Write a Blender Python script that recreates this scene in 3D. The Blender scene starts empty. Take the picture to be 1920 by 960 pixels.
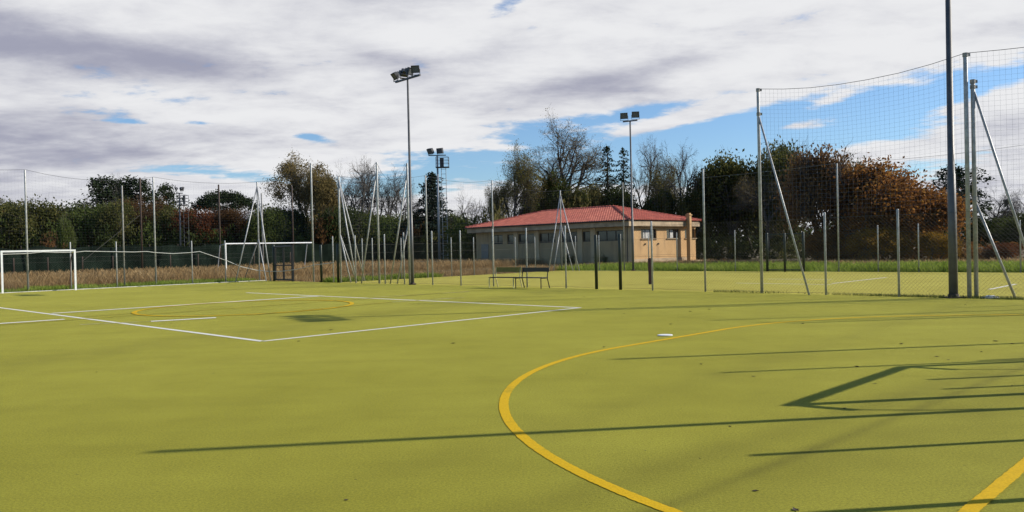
import bpy, math, random
import numpy as np
from mathutils import Vector
R_ = math.radians
scene = bpy.context.scene
COL = scene.collection
rng = np.random.default_rng(7)
random.seed(7)

# ------------------------------------------------------------------ camera
FPX = 1500.0; PITCH = R_(0.535); ROLL = math.atan(.0229); EYE = 1.6
_F = np.array([0, math.cos(PITCH), -math.sin(PITCH)])
_R0 = np.array([1., 0, 0]); _U0 = np.array([0, math.sin(PITCH), math.cos(PITCH)])
_U = math.cos(ROLL)*_U0 + math.sin(ROLL)*_R0
_R = math.cos(ROLL)*_R0 - math.sin(ROLL)*_U0
_C = np.array([0, 0, EYE])
cam_d = bpy.data.cameras.new('camera'); cam = bpy.data.objects.new('camera', cam_d); COL.objects.link(cam)
cam_d.sensor_width = 36; cam_d.lens = 36*FPX/1920; cam_d.clip_start = .05; cam_d.clip_end = 3000
from mathutils import Matrix
cam.matrix_world = Matrix(((_R[0], _U[0], -_F[0], 0), (_R[1], _U[1], -_F[1], 0), (_R[2], _U[2], -_F[2], EYE), (0, 0, 0, 1)))
scene.camera = cam
def ray(x, y): return _F + _R*((x-960)/FPX) + _U*((480-y)/FPX)
def G(x, y, z=0.):
    d = ray(x, y); return _C + d*((z-EYE)/d[2])
def P(x, y, Y):
    d = ray(x, y); return _C + d*(Y/d[1])
def proj(q):
    d = np.array(q, float)-_C; z = d@_F; return 960+FPX*(d@_R)/z, 480-FPX*(d@_U)/z
def zat(b, y):
    lo, hi = -2, 40
    for _ in range(50):
        m = (lo+hi)/2
        if proj([b[0], b[1], m])[1] > y: lo = m
        else: hi = m
    return lo
def ST(s, t, z=0.): return np.array([(s-t)/2, (s+t)/2, z])     # site axes: s = x+y, t = y-x
def on_s(x, s):       # ground point of the line x+y = s in the column of photo pixel x
    k = ray(x, 510); k = k[0]/k[1]; Y = s/(1+k); return np.array([k*Y, Y, 0.])
def on_t(x, t):
    k = ray(x, 510); k = k[0]/k[1]; Y = t/(1-k); return np.array([k*Y, Y, 0.])

# ------------------------------------------------------------------ sun, sky, exposure
SUN_AZ = R_(83.3); SUN_EL = R_(30.3)
sv = Vector((math.cos(SUN_EL)*math.sin(SUN_AZ), math.cos(SUN_EL)*math.cos(SUN_AZ), math.sin(SUN_EL)))
sl = bpy.data.lights.new('sun', 'SUN'); sl.energy = 5.0; sl.angle = R_(.53); sl.color = (1, .93, .82)
so = bpy.data.objects.new('sun', sl); COL.objects.link(so); so.rotation_euler = (-sv).to_track_quat('-Z', 'Y').to_euler(); so.location = (40, 5, 30)
vs = scene.view_settings; vs.view_transform = 'Standard'; vs.look = 'None'; vs.gamma = 1; vs.use_curve_mapping = False; vs.exposure = 0.28

world = bpy.data.worlds.new('World'); scene.world = world; world.use_nodes = True
SKY_S = .1
def build_sky():
    nt = world.node_tree; nt.nodes.clear(); N = nt.nodes; L = nt.links
    def nd(t, **k):
        n = N.new(t)
        for a, b in k.items(): setattr(n, a, b)
        return n
    def inp(s, v):
        if isinstance(v, bpy.types.NodeSocket): L.new(v, s)
        else: s.default_value = v
    def m(op, a, b=0., c=None):
        n = nd('ShaderNodeMath', operation=op); inp(n.inputs[0], a); inp(n.inputs[1], b)
        if c is not None: inp(n.inputs[2], c)
        return n.outputs[0]
    def smooth(v, lo, hi, a=0., b=1.):
        n = nd('ShaderNodeMapRange', interpolation_type='SMOOTHSTEP'); inp(n.inputs['Value'], v)
        for k, x in zip(('From Min', 'From Max', 'To Min', 'To Max'), (lo, hi, a, b)): inp(n.inputs[k], x)
        return n.outputs[0]
    def mixc(f, a, b, bt='MIX'):
        n = nd('ShaderNodeMix', data_type='RGBA', blend_type=bt); inp(n.inputs[0], f)
        for s, v in ((n.inputs[6], a), (n.inputs[7], b)):
            if isinstance(v, bpy.types.NodeSocket): L.new(v, s)
            else: s.default_value = (*v, 1)
        return n.outputs[2]
    tc = nd('ShaderNodeTexCoord'); sep = nd('ShaderNodeSeparateXYZ'); L.new(tc.outputs['Generated'], sep.inputs[0])
    X, Y, Z = sep.outputs
    az = m('ARCTAN2', X, Y); el = m('ARCSINE', Z)
    def hole(px, py, sx, sy, ang, amp):
        d = ray(px, py); d = d/np.linalg.norm(d); a0 = math.atan2(d[0], d[1]); e0 = math.asin(d[2])
        da = m('SUBTRACT', az, a0); de = m('SUBTRACT', el, e0); c, s = math.cos(R_(ang)), math.sin(R_(ang))
        u = m('DIVIDE', m('ADD', m('MULTIPLY', da, c), m('MULTIPLY', de, s)), sx/FPX)
        v = m('DIVIDE', m('SUBTRACT', m('MULTIPLY', de, c), m('MULTIPLY', da, s)), sy/FPX)
        r = m('ADD', m('MULTIPLY', u, u), m('MULTIPLY', v, v))
        return m('MULTIPLY', m('EXPONENT', m('MULTIPLY', r, -1)), amp)
    def tot(*l):
        o = l[0]
        for x in l[1:]: o = m('ADD', o, x)
        return o
    den = m('ADD', m('MAXIMUM', Z, 0.), .13)
    u = m('DIVIDE', X, den); v = m('DIVIDE', Y, den)
    def noise(ax, ay, off, detail, rough, dist):
        cmb = nd('ShaderNodeCombineXYZ'); inp(cmb.inputs[0], m('MULTIPLY_ADD', u, ax, off)); inp(cmb.inputs[1], m('MULTIPLY_ADD', v, ay, off*1.7)); cmb.inputs[2].default_value = off
        n = nd('ShaderNodeTexNoise'); L.new(cmb.outputs[0], n.inputs['Vector']); n.inputs['Scale'].default_value = 1
        n.inputs['Detail'].default_value = detail; n.inputs['Roughness'].default_value = rough; n.inputs['Distortion'].default_value = dist
        return n.outputs['Fac']
    n1 = noise(.8, 1.1, 3.3, 10, .56, .3); n2 = noise(.6, 1.2, 8.1, 8, .55, .4); n3 = noise(2.4, 3.2, 5.2, 8, .58, .3); n4 = noise(9, 10, 2.2, 6, .62, .2)
    holes = tot(hole(1035, 262, 300, 42, 3, .44), hole(1300, 255, 190, 34, 8, .30), hole(900, 335, 230, 22, 4, .22), hole(1640, 225, 290, 62, 9, .56),
                hole(1160, 300, 170, 40, 0, .42), hole(1780, 300, 140, 26, 12, .25), hole(1360, 310, 120, 40, 5, .45), hole(1830, 158, 110, 14, 8, .3),
                hole(945, 10, 70, 26, 30, .46), hole(1000, 45, 40, 20, 60, .25), hole(583, 257, 38, 7, -4, .42), hole(240, 228, 45, 6, 0, .30), hole(372, 230, 30, 5, 0, .30), hole(450, 330, 130, 13, -2, .42),
                hole(745, 340, 110, 30, 8, .32), hole(1215, 205, 210, 14, 6, .25))
    bars = tot(hole(1210, 245, 190, 17, 12, .42), hole(1500, 236, 70, 11, 6, .40), hole(1690, 285, 240, 26, 8, .2), hole(1850, 195, 90, 12, 6, .35), hole(1560, 190, 60, 12, 14, .25), hole(900, 275, 90, 14, -4, .22))
    dens = m('ADD', m('SUBTRACT', m('ADD', m('MULTIPLY', m('SUBTRACT', n1, .5), 1.0), .78), holes), bars)
    dens = m('ADD', dens, m('ADD', m('MULTIPLY', m('SUBTRACT', n3, .5), .85), m('MULTIPLY', m('SUBTRACT', n4, .5), .38)))
    dens = m('SUBTRACT', dens, smooth(el, .40, .62, 0, .85))
    dens = m('SUBTRACT', dens, smooth(m('ABSOLUTE', az), .72, 1.2, 0, .62))
    cov = smooth(dens, .38, .60)
    # body shade of the cloud sheet
    sh = tot(m('MULTIPLY', m('SUBTRACT', n2, .5), 1.5), m('MULTIPLY', m('SUBTRACT', n3, .5), 1.1), m('MULTIPLY', m('SUBTRACT', n4, .5), .35))
    sh = m('ADD', sh, m('SUBTRACT', 0.74, tot(hole(140, 92, 260, 44, -4, .62), hole(340, 120, 120, 22, -8, .25), hole(90, 258, 300, 34, 2, .45), hole(700, 100, 90, 26, -10, .3), hole(1180, 138, 240, 22, 7, .42), hole(0, 180, 150, 120, 0, .15), hole(960, 70, 120, 40, 0, .15), hole(1850, 330, 120, 30, 6, .12), hole(60, 350, 200, 30, 0, .15), hole(0, 230, 420, 150, 0, .13))))
    sh = m('ADD', sh, tot(hole(1500, 60, 420, 60, 4, .25), hole(330, 40, 200, 26, 10, .2), hole(450, 195, 360, 36, 2, .22)))
    shade = smooth(sh, .0, .95)
    ccol = mixc(shade, (.40, .41, .52), (.94, .945, .965))
    sky = nd('ShaderNodeTexSky', sky_type='NISHITA'); sky.sun_disc = False; sky.sun_elevation = SUN_EL; sky.sun_rotation = SUN_AZ
    sky.air_density = 1.0; sky.dust_density = .4; sky.ozone_density = 2.5
    bg1 = nd('ShaderNodeBackground'); L.new(mixc(1.0, sky.outputs[0], (.80, .97, 1.16), 'MULTIPLY'), bg1.inputs[0]); bg1.inputs[1].default_value = SKY_S
    bg2 = nd('ShaderNodeBackground'); L.new(ccol, bg2.inputs[0]); bg2.inputs[1].default_value = .73
    mx = nd('ShaderNodeMixShader'); L.new(cov, mx.inputs[0]); L.new(bg1.outputs[0], mx.inputs[1]); L.new(bg2.outputs[0], mx.inputs[2])
    out = nd('ShaderNodeOutputWorld'); L.new(mx.outputs[0], out.inputs[0])
build_sky()

# ------------------------------------------------------------------ materials
def mat_base(name):
    m = bpy.data.materials.new(name); m.use_nodes = True; nt = m.node_tree
    return m, nt, nt.nodes['Principled BSDF']
def lk(nt, a, b): nt.links.new(a, b)
def noise_node(nt, scale, detail=4, rough=.55, coord='Object', stretch=None, rotz=0, off=0):
    tc = nt.nodes.new('ShaderNodeTexCoord'); mp = nt.nodes.new('ShaderNodeMapping')
    mp.inputs['Scale'].default_value = stretch or (1, 1, 1); mp.inputs['Rotation'].default_value = (0, 0, rotz); mp.inputs['Location'].default_value = (off, off*.7, 0)
    n = nt.nodes.new('ShaderNodeTexNoise'); n.inputs['Scale'].default_value = scale; n.inputs['Detail'].default_value = detail; n.inputs['Roughness'].default_value = rough
    lk(nt, tc.outputs[coord], mp.inputs[0]); lk(nt, mp.outputs[0], n.inputs['Vector']); return n.outputs['Fac']
def ramp(nt, fac, stops):
    r = nt.nodes.new('ShaderNodeValToRGB'); e = r.color_ramp.elements
    while len(e) < len(stops): e.new(.5)
    for x, (p, c) in zip(e, stops): x.position = p; x.color = (*c, 1)
    lk(nt, fac, r.inputs[0]); return r.outputs[0]
def mixn(nt, f, a, b, bt='MIX'):
    n = nt.nodes.new('ShaderNodeMix'); n.data_type = 'RGBA'; n.blend_type = bt
    for s, v in ((n.inputs[0], f), (n.inputs[6], a), (n.inputs[7], b)):
        if isinstance(v, bpy.types.NodeSocket): lk(nt, v, s)
        elif isinstance(v, tuple): s.default_value = (*v, 1)
        else: s.default_value = v
    return n.outputs[2]
def bump(nt, bs, h, strength, dist=.01):
    b = nt.nodes.new('ShaderNodeBump'); b.inputs['Strength'].default_value = strength; b.inputs['Distance'].default_value = dist
    lk(nt, h, b.inputs['Height']); lk(nt, b.outputs[0], bs.inputs['Normal'])
def plain(name, col, rough=.6, metal=0, var=.25, scale=6, col2=None):
    m, nt, b = mat_base(name); b.inputs['Roughness'].default_value = rough; b.inputs['Metallic'].default_value = metal
    c2 = col2 or tuple(x*(1-var) for x in col); c1 = tuple(min(1, x*(1+var*.5)) for x in col) if not col2 else col
    lk(nt, ramp(nt, noise_node(nt, scale, 5), [(.35, c2), (.65, c1)]), b.inputs['Base Color']); return m
TURF_A, TURF_B = (.222, .207, .021), (.272, .254, .032)
def turf_mat(name, a=TURF_A, b_=TURF_B, bands=()):
    m, nt, b = mat_base(name); b.inputs['Roughness'].default_value = .85
    b.inputs['Specular IOR Level'].default_value = .10
    big = noise_node(nt, .22, 6, .6); mid = noise_node(nt, 1.3, 6, .62, stretch=(1, 1, 1), off=4)
    streak = noise_node(nt, 1.0, 5, .6, stretch=(.18, 1.6, 1), rotz=R_(-52), off=9)
    fine = noise_node(nt, 55, 3, .7); grain = noise_node(nt, 230, 2, .7)
    c = ramp(nt, big, [(.36, a), (.62, b_)])
    c = mixn(nt, .26, c, ramp(nt, mid, [(.30, tuple(x*.76 for x in a)), (.68, tuple(x*1.12 for x in b_))]))
    c = mixn(nt, .12, c, ramp(nt, streak, [(.36, tuple(x*.62 for x in a)), (.56, b_)]))
    c = mixn(nt, .50, c, ramp(nt, fine, [(.30, (.30, .30, .30)), (.70, (.98, .98, .9))]), 'OVERLAY')
    c = mixn(nt, .55, c, ramp(nt, grain, [(.30, (.26, .27, .24)), (.72, (.92, .92, .8))]), 'OVERLAY')
    if bands:          # soft-edged darker bands running over the turf
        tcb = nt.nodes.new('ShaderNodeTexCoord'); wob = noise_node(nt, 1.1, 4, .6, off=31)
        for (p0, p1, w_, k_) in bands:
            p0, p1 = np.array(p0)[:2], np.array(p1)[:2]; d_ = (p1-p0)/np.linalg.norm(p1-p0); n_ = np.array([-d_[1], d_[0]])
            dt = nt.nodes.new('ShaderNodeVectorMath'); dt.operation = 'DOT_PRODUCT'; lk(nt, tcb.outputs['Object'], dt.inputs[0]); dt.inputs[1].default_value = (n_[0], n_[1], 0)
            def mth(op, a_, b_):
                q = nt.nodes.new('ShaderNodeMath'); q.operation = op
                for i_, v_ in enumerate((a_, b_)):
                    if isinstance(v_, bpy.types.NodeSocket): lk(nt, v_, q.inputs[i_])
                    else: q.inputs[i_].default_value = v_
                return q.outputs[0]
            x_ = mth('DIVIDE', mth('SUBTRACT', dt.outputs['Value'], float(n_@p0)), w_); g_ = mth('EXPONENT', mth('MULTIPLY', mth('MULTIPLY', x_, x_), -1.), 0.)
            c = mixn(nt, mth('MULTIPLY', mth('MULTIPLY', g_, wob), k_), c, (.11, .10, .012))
    # sparse specks of dark debris
    sp = noise_node(nt, 17, 2, .5, off=21)
    c = mixn(nt, ramp(nt, sp, [(.735, (0, 0, 0)), (.77, (.55, .55, .55))]), c, (.07, .055, .02))
    lk(nt, c, b.inputs['Base Color'])
    try:
        b.inputs['Sheen Weight'].default_value = .03; b.inputs['Sheen Roughness'].default_value = .5; b.inputs['Sheen Tint'].default_value = (1, .95, .7, 1)
    except Exception: pass
    bump(nt, b, grain, .9, .012); return m
def line_mat(name, col, wear):
    m, nt, b = mat_base(name); b.inputs['Roughness'].default_value = .85; b.inputs['Specular IOR Level'].default_value = .15
    f = noise_node(nt, 60, 4, .7); w = noise_node(nt, 2.2, 5, .65, off=3)
    c = ramp(nt, f, [(.3, tuple(x*.72 for x in col)), (.7, col)])
    k = ramp(nt, w, [(max(0, wear-.12), (1, 1, 1)), (min(1, wear+.12), (0, 0, 0))])
    lk(nt, mixn(nt, k, c, tuple((x+y)/2 for x, y in zip(TURF_A, TURF_B))), b.inputs['Base Color']); bump(nt, b, noise_node(nt, 200, 2), .6, .01); return m
def leaf_mat(name, cols, trans=.42):
    m = bpy.data.materials.new(name); m.use_nodes = True; nt = m.node_tree; nt.nodes.clear()
    g = nt.nodes.new('ShaderNodeNewGeometry'); n = noise_node(nt, .55, 3, .6)
    r = nt.nodes.new('ShaderNodeValToRGB'); e = r.color_ramp.elements
    while len(e) < len(cols): e.new(.5)
    for i, (x, c) in enumerate(zip(e, cols)): x.position = i/(len(cols)-1); x.color = (*c, 1)
    a = nt.nodes.new('ShaderNodeMath'); a.operation = 'MULTIPLY_ADD'; lk(nt, g.outputs['Random Per Island'], a.inputs[0]); a.inputs[1].default_value = .5
    s = nt.nodes.new('ShaderNodeMath'); s.operation = 'MULTIPLY_ADD'; lk(nt, n, s.inputs[0]); s.inputs[1].default_value = 1.5; s.inputs[2].default_value = -.5
    lk(nt, s.outputs[0], a.inputs[2]); lk(nt, a.outputs[0], r.inputs[0])
    d = nt.nodes.new('ShaderNodeBsdfDiffuse'); t = nt.nodes.new('ShaderNodeBsdfTranslucent'); mx = nt.nodes.new('ShaderNodeMixShader'); mx.inputs[0].default_value = trans
    lk(nt, r.outputs[0], d.inputs[0]); lk(nt, r.outputs[0], t.inputs[0]); lk(nt, d.outputs[0], mx.inputs[1]); lk(nt, t.outputs[0], mx.inputs[2])
    o = nt.nodes.new('ShaderNodeOutputMaterial'); lk(nt, mx.outputs[0], o.inputs[0]); return m
M = {}
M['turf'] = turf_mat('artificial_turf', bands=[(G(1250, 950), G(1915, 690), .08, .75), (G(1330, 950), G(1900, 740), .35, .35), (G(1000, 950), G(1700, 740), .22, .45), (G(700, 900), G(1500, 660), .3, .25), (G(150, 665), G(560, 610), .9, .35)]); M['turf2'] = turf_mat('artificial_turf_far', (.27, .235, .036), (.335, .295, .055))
M['white_line'] = line_mat('white_line_paint', (.82, .80, .70), .25); M['white_worn'] = line_mat('white_line_worn', (.62, .58, .36), .46)
M['yellow_line'] = line_mat('yellow_line_paint', (.71, .44, .008), .30); M['yellow_worn'] = line_mat('yellow_line_worn', (.50, .36, .03), .50)
M['galv'] = plain('galvanised_steel', (.40, .40, .39), .5, .25, .25, 9)
M['galv_old'] = plain('weathered_steel', (.30, .29, .27), .6, .2, .3, 7)
M['pole_grey'] = plain('grey_pole_paint', (.12, .12, .118), .5, .3, .2, 4)
M['white_pipe'] = plain('white_pipe_paint', (.80, .80, .78), .45, 0, .08, 10)
M['wire'] = plain('galvanised_wire', (.085, .08, .065), .5, .2, .1, 10)
M['wire_green'] = plain('dark_coated_wire', (.06, .075, .06), .6, 0, .1, 10)
M['net'] = plain('grey_net_cord', (.20, .20, .21), .8, 0, .1, 10)
M['rope'] = plain('dark_rope', (.05, .05, .055), .9, 0, .2, 10)
M['hose'] = plain('pale_rope', (.50, .50, .46), .7, 0, .15, 5)
M['green_paint'] = plain('dark_green_paint', (.012, .022, .013), .5, 0, .3, 5)
M['black_paint'] = plain('black_paint', (.012, .011, .010), .45, 0, .3, 5)
M['rust'] = plain('rusty_brown_paint', (.055, .032, .020), .7, 0, .4, 3)
M['red_pad'] = plain('dark_red_paint', (.060, .012, .014), .6, 0, .35, 5)
M['olive_paint'] = plain('olive_yellow_paint', (.16, .135, .012), .55, 0, .25, 8)
M['cream_paint'] = plain('cream_paint', (.55, .50, .25), .55, 0, .35, 12)
M['lamp_body'] = plain('floodlight_housing', (.055, .055, .058), .45, .3, .2, 6)
M['lamp_glass'] = plain('floodlight_glass', (.10, .11, .12), .12, 0, .2, 3)
M['plastic'] = plain('white_plastic', (.75, .75, .74), .5, 0, .1, 20)
M['kerb'] = plain('concrete_kerb', (.50, .49, .44), .85, 0, .3, 3)
M['concrete'] = plain('concrete_pale', (.42, .315, .195), .85, 0, .3, 1.6)
M['bark'] = plain('bark', (.085, .072, .058), .9, 0, .45, 5)
M['bark_grey'] = plain('grey_bark', (.075, .066, .056), .9, 0, .4, 5)
M['frame_dark'] = plain('dark_window_frame', (.035, .025, .018), .5, 0, .2, 5)
M['pane'] = plain('window_glass', (.030, .035, .040), .08, 0, .3, 1)
M['curtain'] = plain('pale_blind', (.50, .49, .46), .8, 0, .15, 3)
M['door'] = plain('pale_grey_door', (.24, .215, .17), .6, 0, .15, 3)
M['dark_gap'] = plain('dark_timber', (.03, .028, .025), .8, 0, .3, 2)
def plaster(name, c1, c2, cs):
    m, nt, b = mat_base(name); b.inputs['Roughness'].default_value = .9
    c = ramp(nt, noise_node(nt, .9, 6, .65), [(.34, c2), (.66, c1)])
    st = noise_node(nt, 1.0, 5, .6, stretch=(2.2, 2.2, .35), off=5)
    c = mixn(nt, ramp(nt, st, [(.50, (0, 0, 0)), (.72, (.5, .5, .5))]), c, cs)
    lk(nt, c, b.inputs['Base Color']); bump(nt, b, noise_node(nt, 30, 3), .3, .02); return m
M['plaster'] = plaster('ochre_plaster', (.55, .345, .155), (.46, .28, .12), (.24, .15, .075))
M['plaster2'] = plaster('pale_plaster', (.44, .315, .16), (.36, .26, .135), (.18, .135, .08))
M['pier'] = plaster('pale_pier_plaster', (.58, .43, .25), (.48, .36, .20), (.3, .22, .13))
def tile_mat():
    m, nt, b = mat_base('red_roof_tile'); b.inputs['Roughness'].default_value = .7
    g = nt.nodes.new('ShaderNodeNewGeometry'); c = ramp(nt, g.outputs['Random Per Island'], [(0, (.34, .070, .042)), (.6, (.46, .105, .062)), (1, (.60, .17, .10))])
    lk(nt, mixn(nt, .35, c, ramp(nt, noise_node(nt, .7, 5, .6), [(.35, (.25, .055, .035)), (.65, (.55, .14, .085))])), b.inputs['Base Color']); return m
M['tile'] = tile_mat()
def ground_mat():
    m, nt, b = mat_base('rough_ground'); b.inputs['Roughness'].default_value = .95
    c = ramp(nt, noise_node(nt, .35, 8, .65), [(.32, (.055, .062, .020)), (.5, (.13, .095, .045)), (.68, (.19, .14, .075))])
    c = mixn(nt, .5, c, ramp(nt, noise_node(nt, 6, 6, .7), [(.3, (.05, .042, .02)), (.7, (.2, .16, .085))])); lk(nt, c, b.inputs['Base Color'])
    bump(nt, b, noise_node(nt, 9, 6, .7), .8, .08); return m
M['ground'] = ground_mat()
def cloth_mat():
    m, nt, b = mat_base('green_shade_cloth'); b.inputs['Roughness'].default_value = .9
    c = ramp(nt, noise_node(nt, .35, 6, .6), [(.35, (.005, .009, .006)), (.66, (.012, .020, .014))]); lk(nt, c, b.inputs['Base Color']); b.inputs['Specular IOR Level'].default_value = .05; return m
M['cloth'] = cloth_mat()
M['lf_dark'] = leaf_mat('leaf_dark_green', [(0.026, 0.036, 0.014), (0.051, 0.067, 0.023), (0.096, 0.109, 0.036)])
M['lf_green'] = leaf_mat('leaf_mid_green', [(0.038, 0.056, 0.017), (0.079, 0.102, 0.028), (0.154, 0.173, 0.051)])
M['lf_oak'] = leaf_mat('leaf_oak', [(0.038, 0.047, 0.018), (0.084, 0.090, 0.029), (0.173, 0.147, 0.046)])
M['lf_brown'] = leaf_mat('leaf_brown', [(0.051, 0.033, 0.018), (0.109, 0.058, 0.026), (0.179, 0.096, 0.036)])
M['lf_russet'] = leaf_mat('leaf_russet', [(0.070, 0.026, 0.015), (0.134, 0.049, 0.023), (0.166, 0.077, 0.032)])
M['lf_orange'] = leaf_mat('leaf_orange', [(.085, .040, .016), (.22, .095, .028), (.40, .21, .05)], .45)
M['lf_gold'] = leaf_mat('leaf_gold', [(.13, .065, .012), (.25, .14, .02), (.33, .21, .045)], .4)
M['lf_yell'] = leaf_mat('leaf_olive_yellow', [(0.091, 0.087, 0.036), (0.183, 0.163, 0.057), (0.316, 0.267, 0.083)])
M['lf_olive'] = leaf_mat('leaf_olive_brown', [(0.091, 0.073, 0.035), (0.183, 0.142, 0.057), (0.333, 0.242, 0.091)])
M['lf_rust'] = leaf_mat('leaf_rust_brown', [(.085, .048, .024), (.18, .10, .042), (.30, .18, .07)], .45)
M['lf_pine'] = leaf_mat('leaf_pine', [(.012, .020, .011), (.024, .036, .017), (.045, .058, .026)], .15)
M['lf_blue'] = leaf_mat('leaf_blue_conifer', [(.014, .024, .018), (.026, .038, .027), (.055, .068, .045)], .15)
M['gr_dry'] = leaf_mat('dry_grass', [(.20, .125, .055), (.35, .235, .11), (.50, .37, .20)])
M['gr_green'] = leaf_mat('green_grass', [(.11, .16, .022), (.22, .29, .045), (.38, .42, .10)])
M['lf_fallen'] = plain('fallen_leaf', (.05, .032, .015), .8, 0, .4, 20)

# ------------------------------------------------------------------ mesh helpers
def arr(p): return np.array(p, float)
class MB:
    def __init__(s): s.v = []; s.f = []
    def tube(s, pts, r, n=8, cap=True):
        pts = [arr(p) for p in pts]; rs = r if isinstance(r, (list, tuple)) else [r]*len(pts)
        b0 = len(s.v); prev = None
        for i, p in enumerate(pts):
            d = pts[min(i+1, len(pts)-1)]-pts[max(i-1, 0)]; d = d/(np.linalg.norm(d)+1e-9)
            if prev is None:
                a = arr([1, 0, 0]) if abs(d[0]) < .8 else arr([0, 1, 0]); u = np.cross(d, a)
            else: u = prev-d*(prev@d)
            u = u/(np.linalg.norm(u)+1e-9); w = np.cross(d, u); prev = u
            for k in range(n):
                a = 2*math.pi*k/n; s.v.append(tuple(p+rs[i]*(math.cos(a)*u+math.sin(a)*w)))
        for i in range(len(pts)-1):
            for k in range(n):
                a = b0+i*n+k; b = b0+i*n+(k+1) % n; s.f.append((a, b, b+n, a+n))
        if cap and n > 3:
            s.f.append(tuple(b0+k for k in reversed(range(n)))); s.f.append(tuple(b0+(len(pts)-1)*n+k for k in range(n)))
    def quad(s, a, b, c, d):
        i = len(s.v); s.v += [tuple(a), tuple(b), tuple(c), tuple(d)]; s.f.append((i, i+1, i+2, i+3))
    def tri(s, a, b, c):
        i = len(s.v); s.v += [tuple(a), tuple(b), tuple(c)]; s.f.append((i, i+1, i+2))
    def box(s, c, ex, ey, ez, bev=0.):
        # centre and three half-extent vectors
        c, ex, ey, ez = arr(c), arr(ex), arr(ey), arr(ez); i = len(s.v)
        if np.dot(np.cross(ex, ey), ez) < 0: ey = -ey
        for z in (-1, 1):
            for y in (-1, 1):
                for x in (-1, 1): s.v.append(tuple(c+x*ex+y*ey+z*ez))
        for q in ((0, 2, 3, 1), (4, 5, 7, 6), (0, 1, 5, 4), (2, 6, 7, 3), (0, 4, 6, 2), (1, 3, 7, 5)): s.f.append(tuple(i+k for k in q))
    def aabox(s, x0, x1, y0, y1, z0, z1): s.box(((x0+x1)/2, (y0+y1)/2, (z0+z1)/2), ((x1-x0)/2, 0, 0), (0, (y1-y0)/2, 0), (0, 0, (z1-z0)/2))
    def mesh(s, name, m, smooth=False):
        me = bpy.data.meshes.new(name); me.from_pydata(s.v, [], s.f); me.materials.append(m); me.update()
        if smooth: me.polygons.foreach_set('use_smooth', [True]*len(me.polygons))
        return me
def quads_mesh(name, V, m):
    """V: (n,4,3) array of quads"""
    n = len(V); me = bpy.data.meshes.new(name); me.vertices.add(4*n); me.vertices.foreach_set('co', V.reshape(-1).astype(np.float32))
    me.loops.add(4*n); me.loops.foreach_set('vertex_index', np.arange(4*n, dtype=np.int32)); me.polygons.add(n)
    me.polygons.foreach_set('loop_start', np.arange(0, 4*n, 4, dtype=np.int32)); me.polygons.foreach_set('loop_total', np.full(n, 4, np.int32))
    me.materials.append(m); me.update(calc_edges=True); me.validate(); return me
def link(name, me, parent=None, loc=(0, 0, 0)):
    o = bpy.data.objects.new(name, me); COL.objects.link(o)
    if parent is not None: o.parent = parent
    o.location = loc; return o
def tag(o, label, cat, group=None, kind=None):
    if label: o['label'] = label
    if cat: o['category'] = cat
    if group: o['group'] = group
    if kind: o['kind'] = kind
    return o
def thing(name, label, cat, loc, group=None, rz=0):
    o = bpy.data.objects.new(name, None); COL.objects.link(o); o.location = loc; o.rotation_euler = (0, 0, rz); o.empty_display_size = .3
    return tag(o, label, cat, group)
def part(name, mb, m, parent, smooth=False):   # mesh written in world coordinates under an unrotated thing
    o = link(name, mb.mesh(name, m, smooth), parent); o.location = [-x for x in parent.location]; return o
def subpart(name, mb, m, parent, smooth=False): return link(name, mb.mesh(name, m, smooth), parent)
def copy_tree(o, parent=None):
    c = o.copy(); COL.objects.link(c)
    if parent is not None: c.parent = parent
    for ch in list(o.children): copy_tree(ch, c)
    return c
def struct(name, mb, m): return tag(link(name, mb.mesh(name, m)), None, None, None, 'structure')

# ------------------------------------------------------------------ ground, pitches, markings
mb = MB()
n = 24; xs = np.linspace(-900, 900, n); ys = np.linspace(-300, 1500, n)
for i in range(n-1):
    for j in range(n-1): mb.quad((xs[i], ys[j], -.05), (xs[i+1], ys[j], -.05), (xs[i+1], ys[j+1], -.05), (xs[i], ys[j+1], -.05))
struct('ground', mb, M['ground'])
def st_slab(name, s0, s1, t0, t1, z, m, zb=-.2):
    q = [ST(s0, t1), ST(s0, t0), ST(s1, t0), ST(s1, t1)]; mb = MB()
    up = [(*p[:2], z) for p in q]; dn = [(*p[:2], zb) for p in q]; mb.quad(*up)
    for i in range(4): mb.quad(dn[i], dn[(i+1) % 4], up[(i+1) % 4], up[i])
    return struct(name, mb, m)
SF = 33.25        # the long near fence
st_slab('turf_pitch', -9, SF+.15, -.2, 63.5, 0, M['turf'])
st_slab('far_turf_pitch', SF+.15, 58.7, -6, 52.1, 0, M['turf2'])
st_slab('grass_bank', 58.7, 70, -14, 52.1, -.012, plain('bank_soil_and_moss', (.11, .15, .03), .95, 0, .4, 1.5))
st_slab('kerb_strip', -9, SF+.4, 63.5, 63.72, .03, M['kerb'])
def strip(mb, pts, w, z):
    pts = [arr(p)[:2] for p in pts]; L_, Rr = [], []; rg_ = np.random.default_rng(11)
    for i, p in enumerate(pts):
        d = pts[min(i+1, len(pts)-1)]-pts[max(i-1, 0)]; d = d/np.linalg.norm(d); nn = arr([-d[1], d[0]])*w/2
        ja, jb = (rg_.uniform(.90, 1.06, 2) if len(pts) > 100 else (1, 1)); L_.append((*(p+nn*ja), z)); Rr.append((*(p-nn*jb), z))
    for i in range(len(pts)-1): mb.quad(Rr[i], Rr[i+1], L_[i+1], L_[i])
def dens_line(a, b, n=30): a, b = arr(a)[:2], arr(b)[:2]; return [a+(b-a)*k/n for k in range(n+1)]
def marking(name, lines, w, m, z):
    mb = MB()
    for l in lines: strip(mb, l, w, z)
    return struct(name, mb, m)
da = arr([.7071, .7071, 0]); db = arr([-.7071, .7071, 0])
K = G(492, 640)               # near corner of the white court
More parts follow.
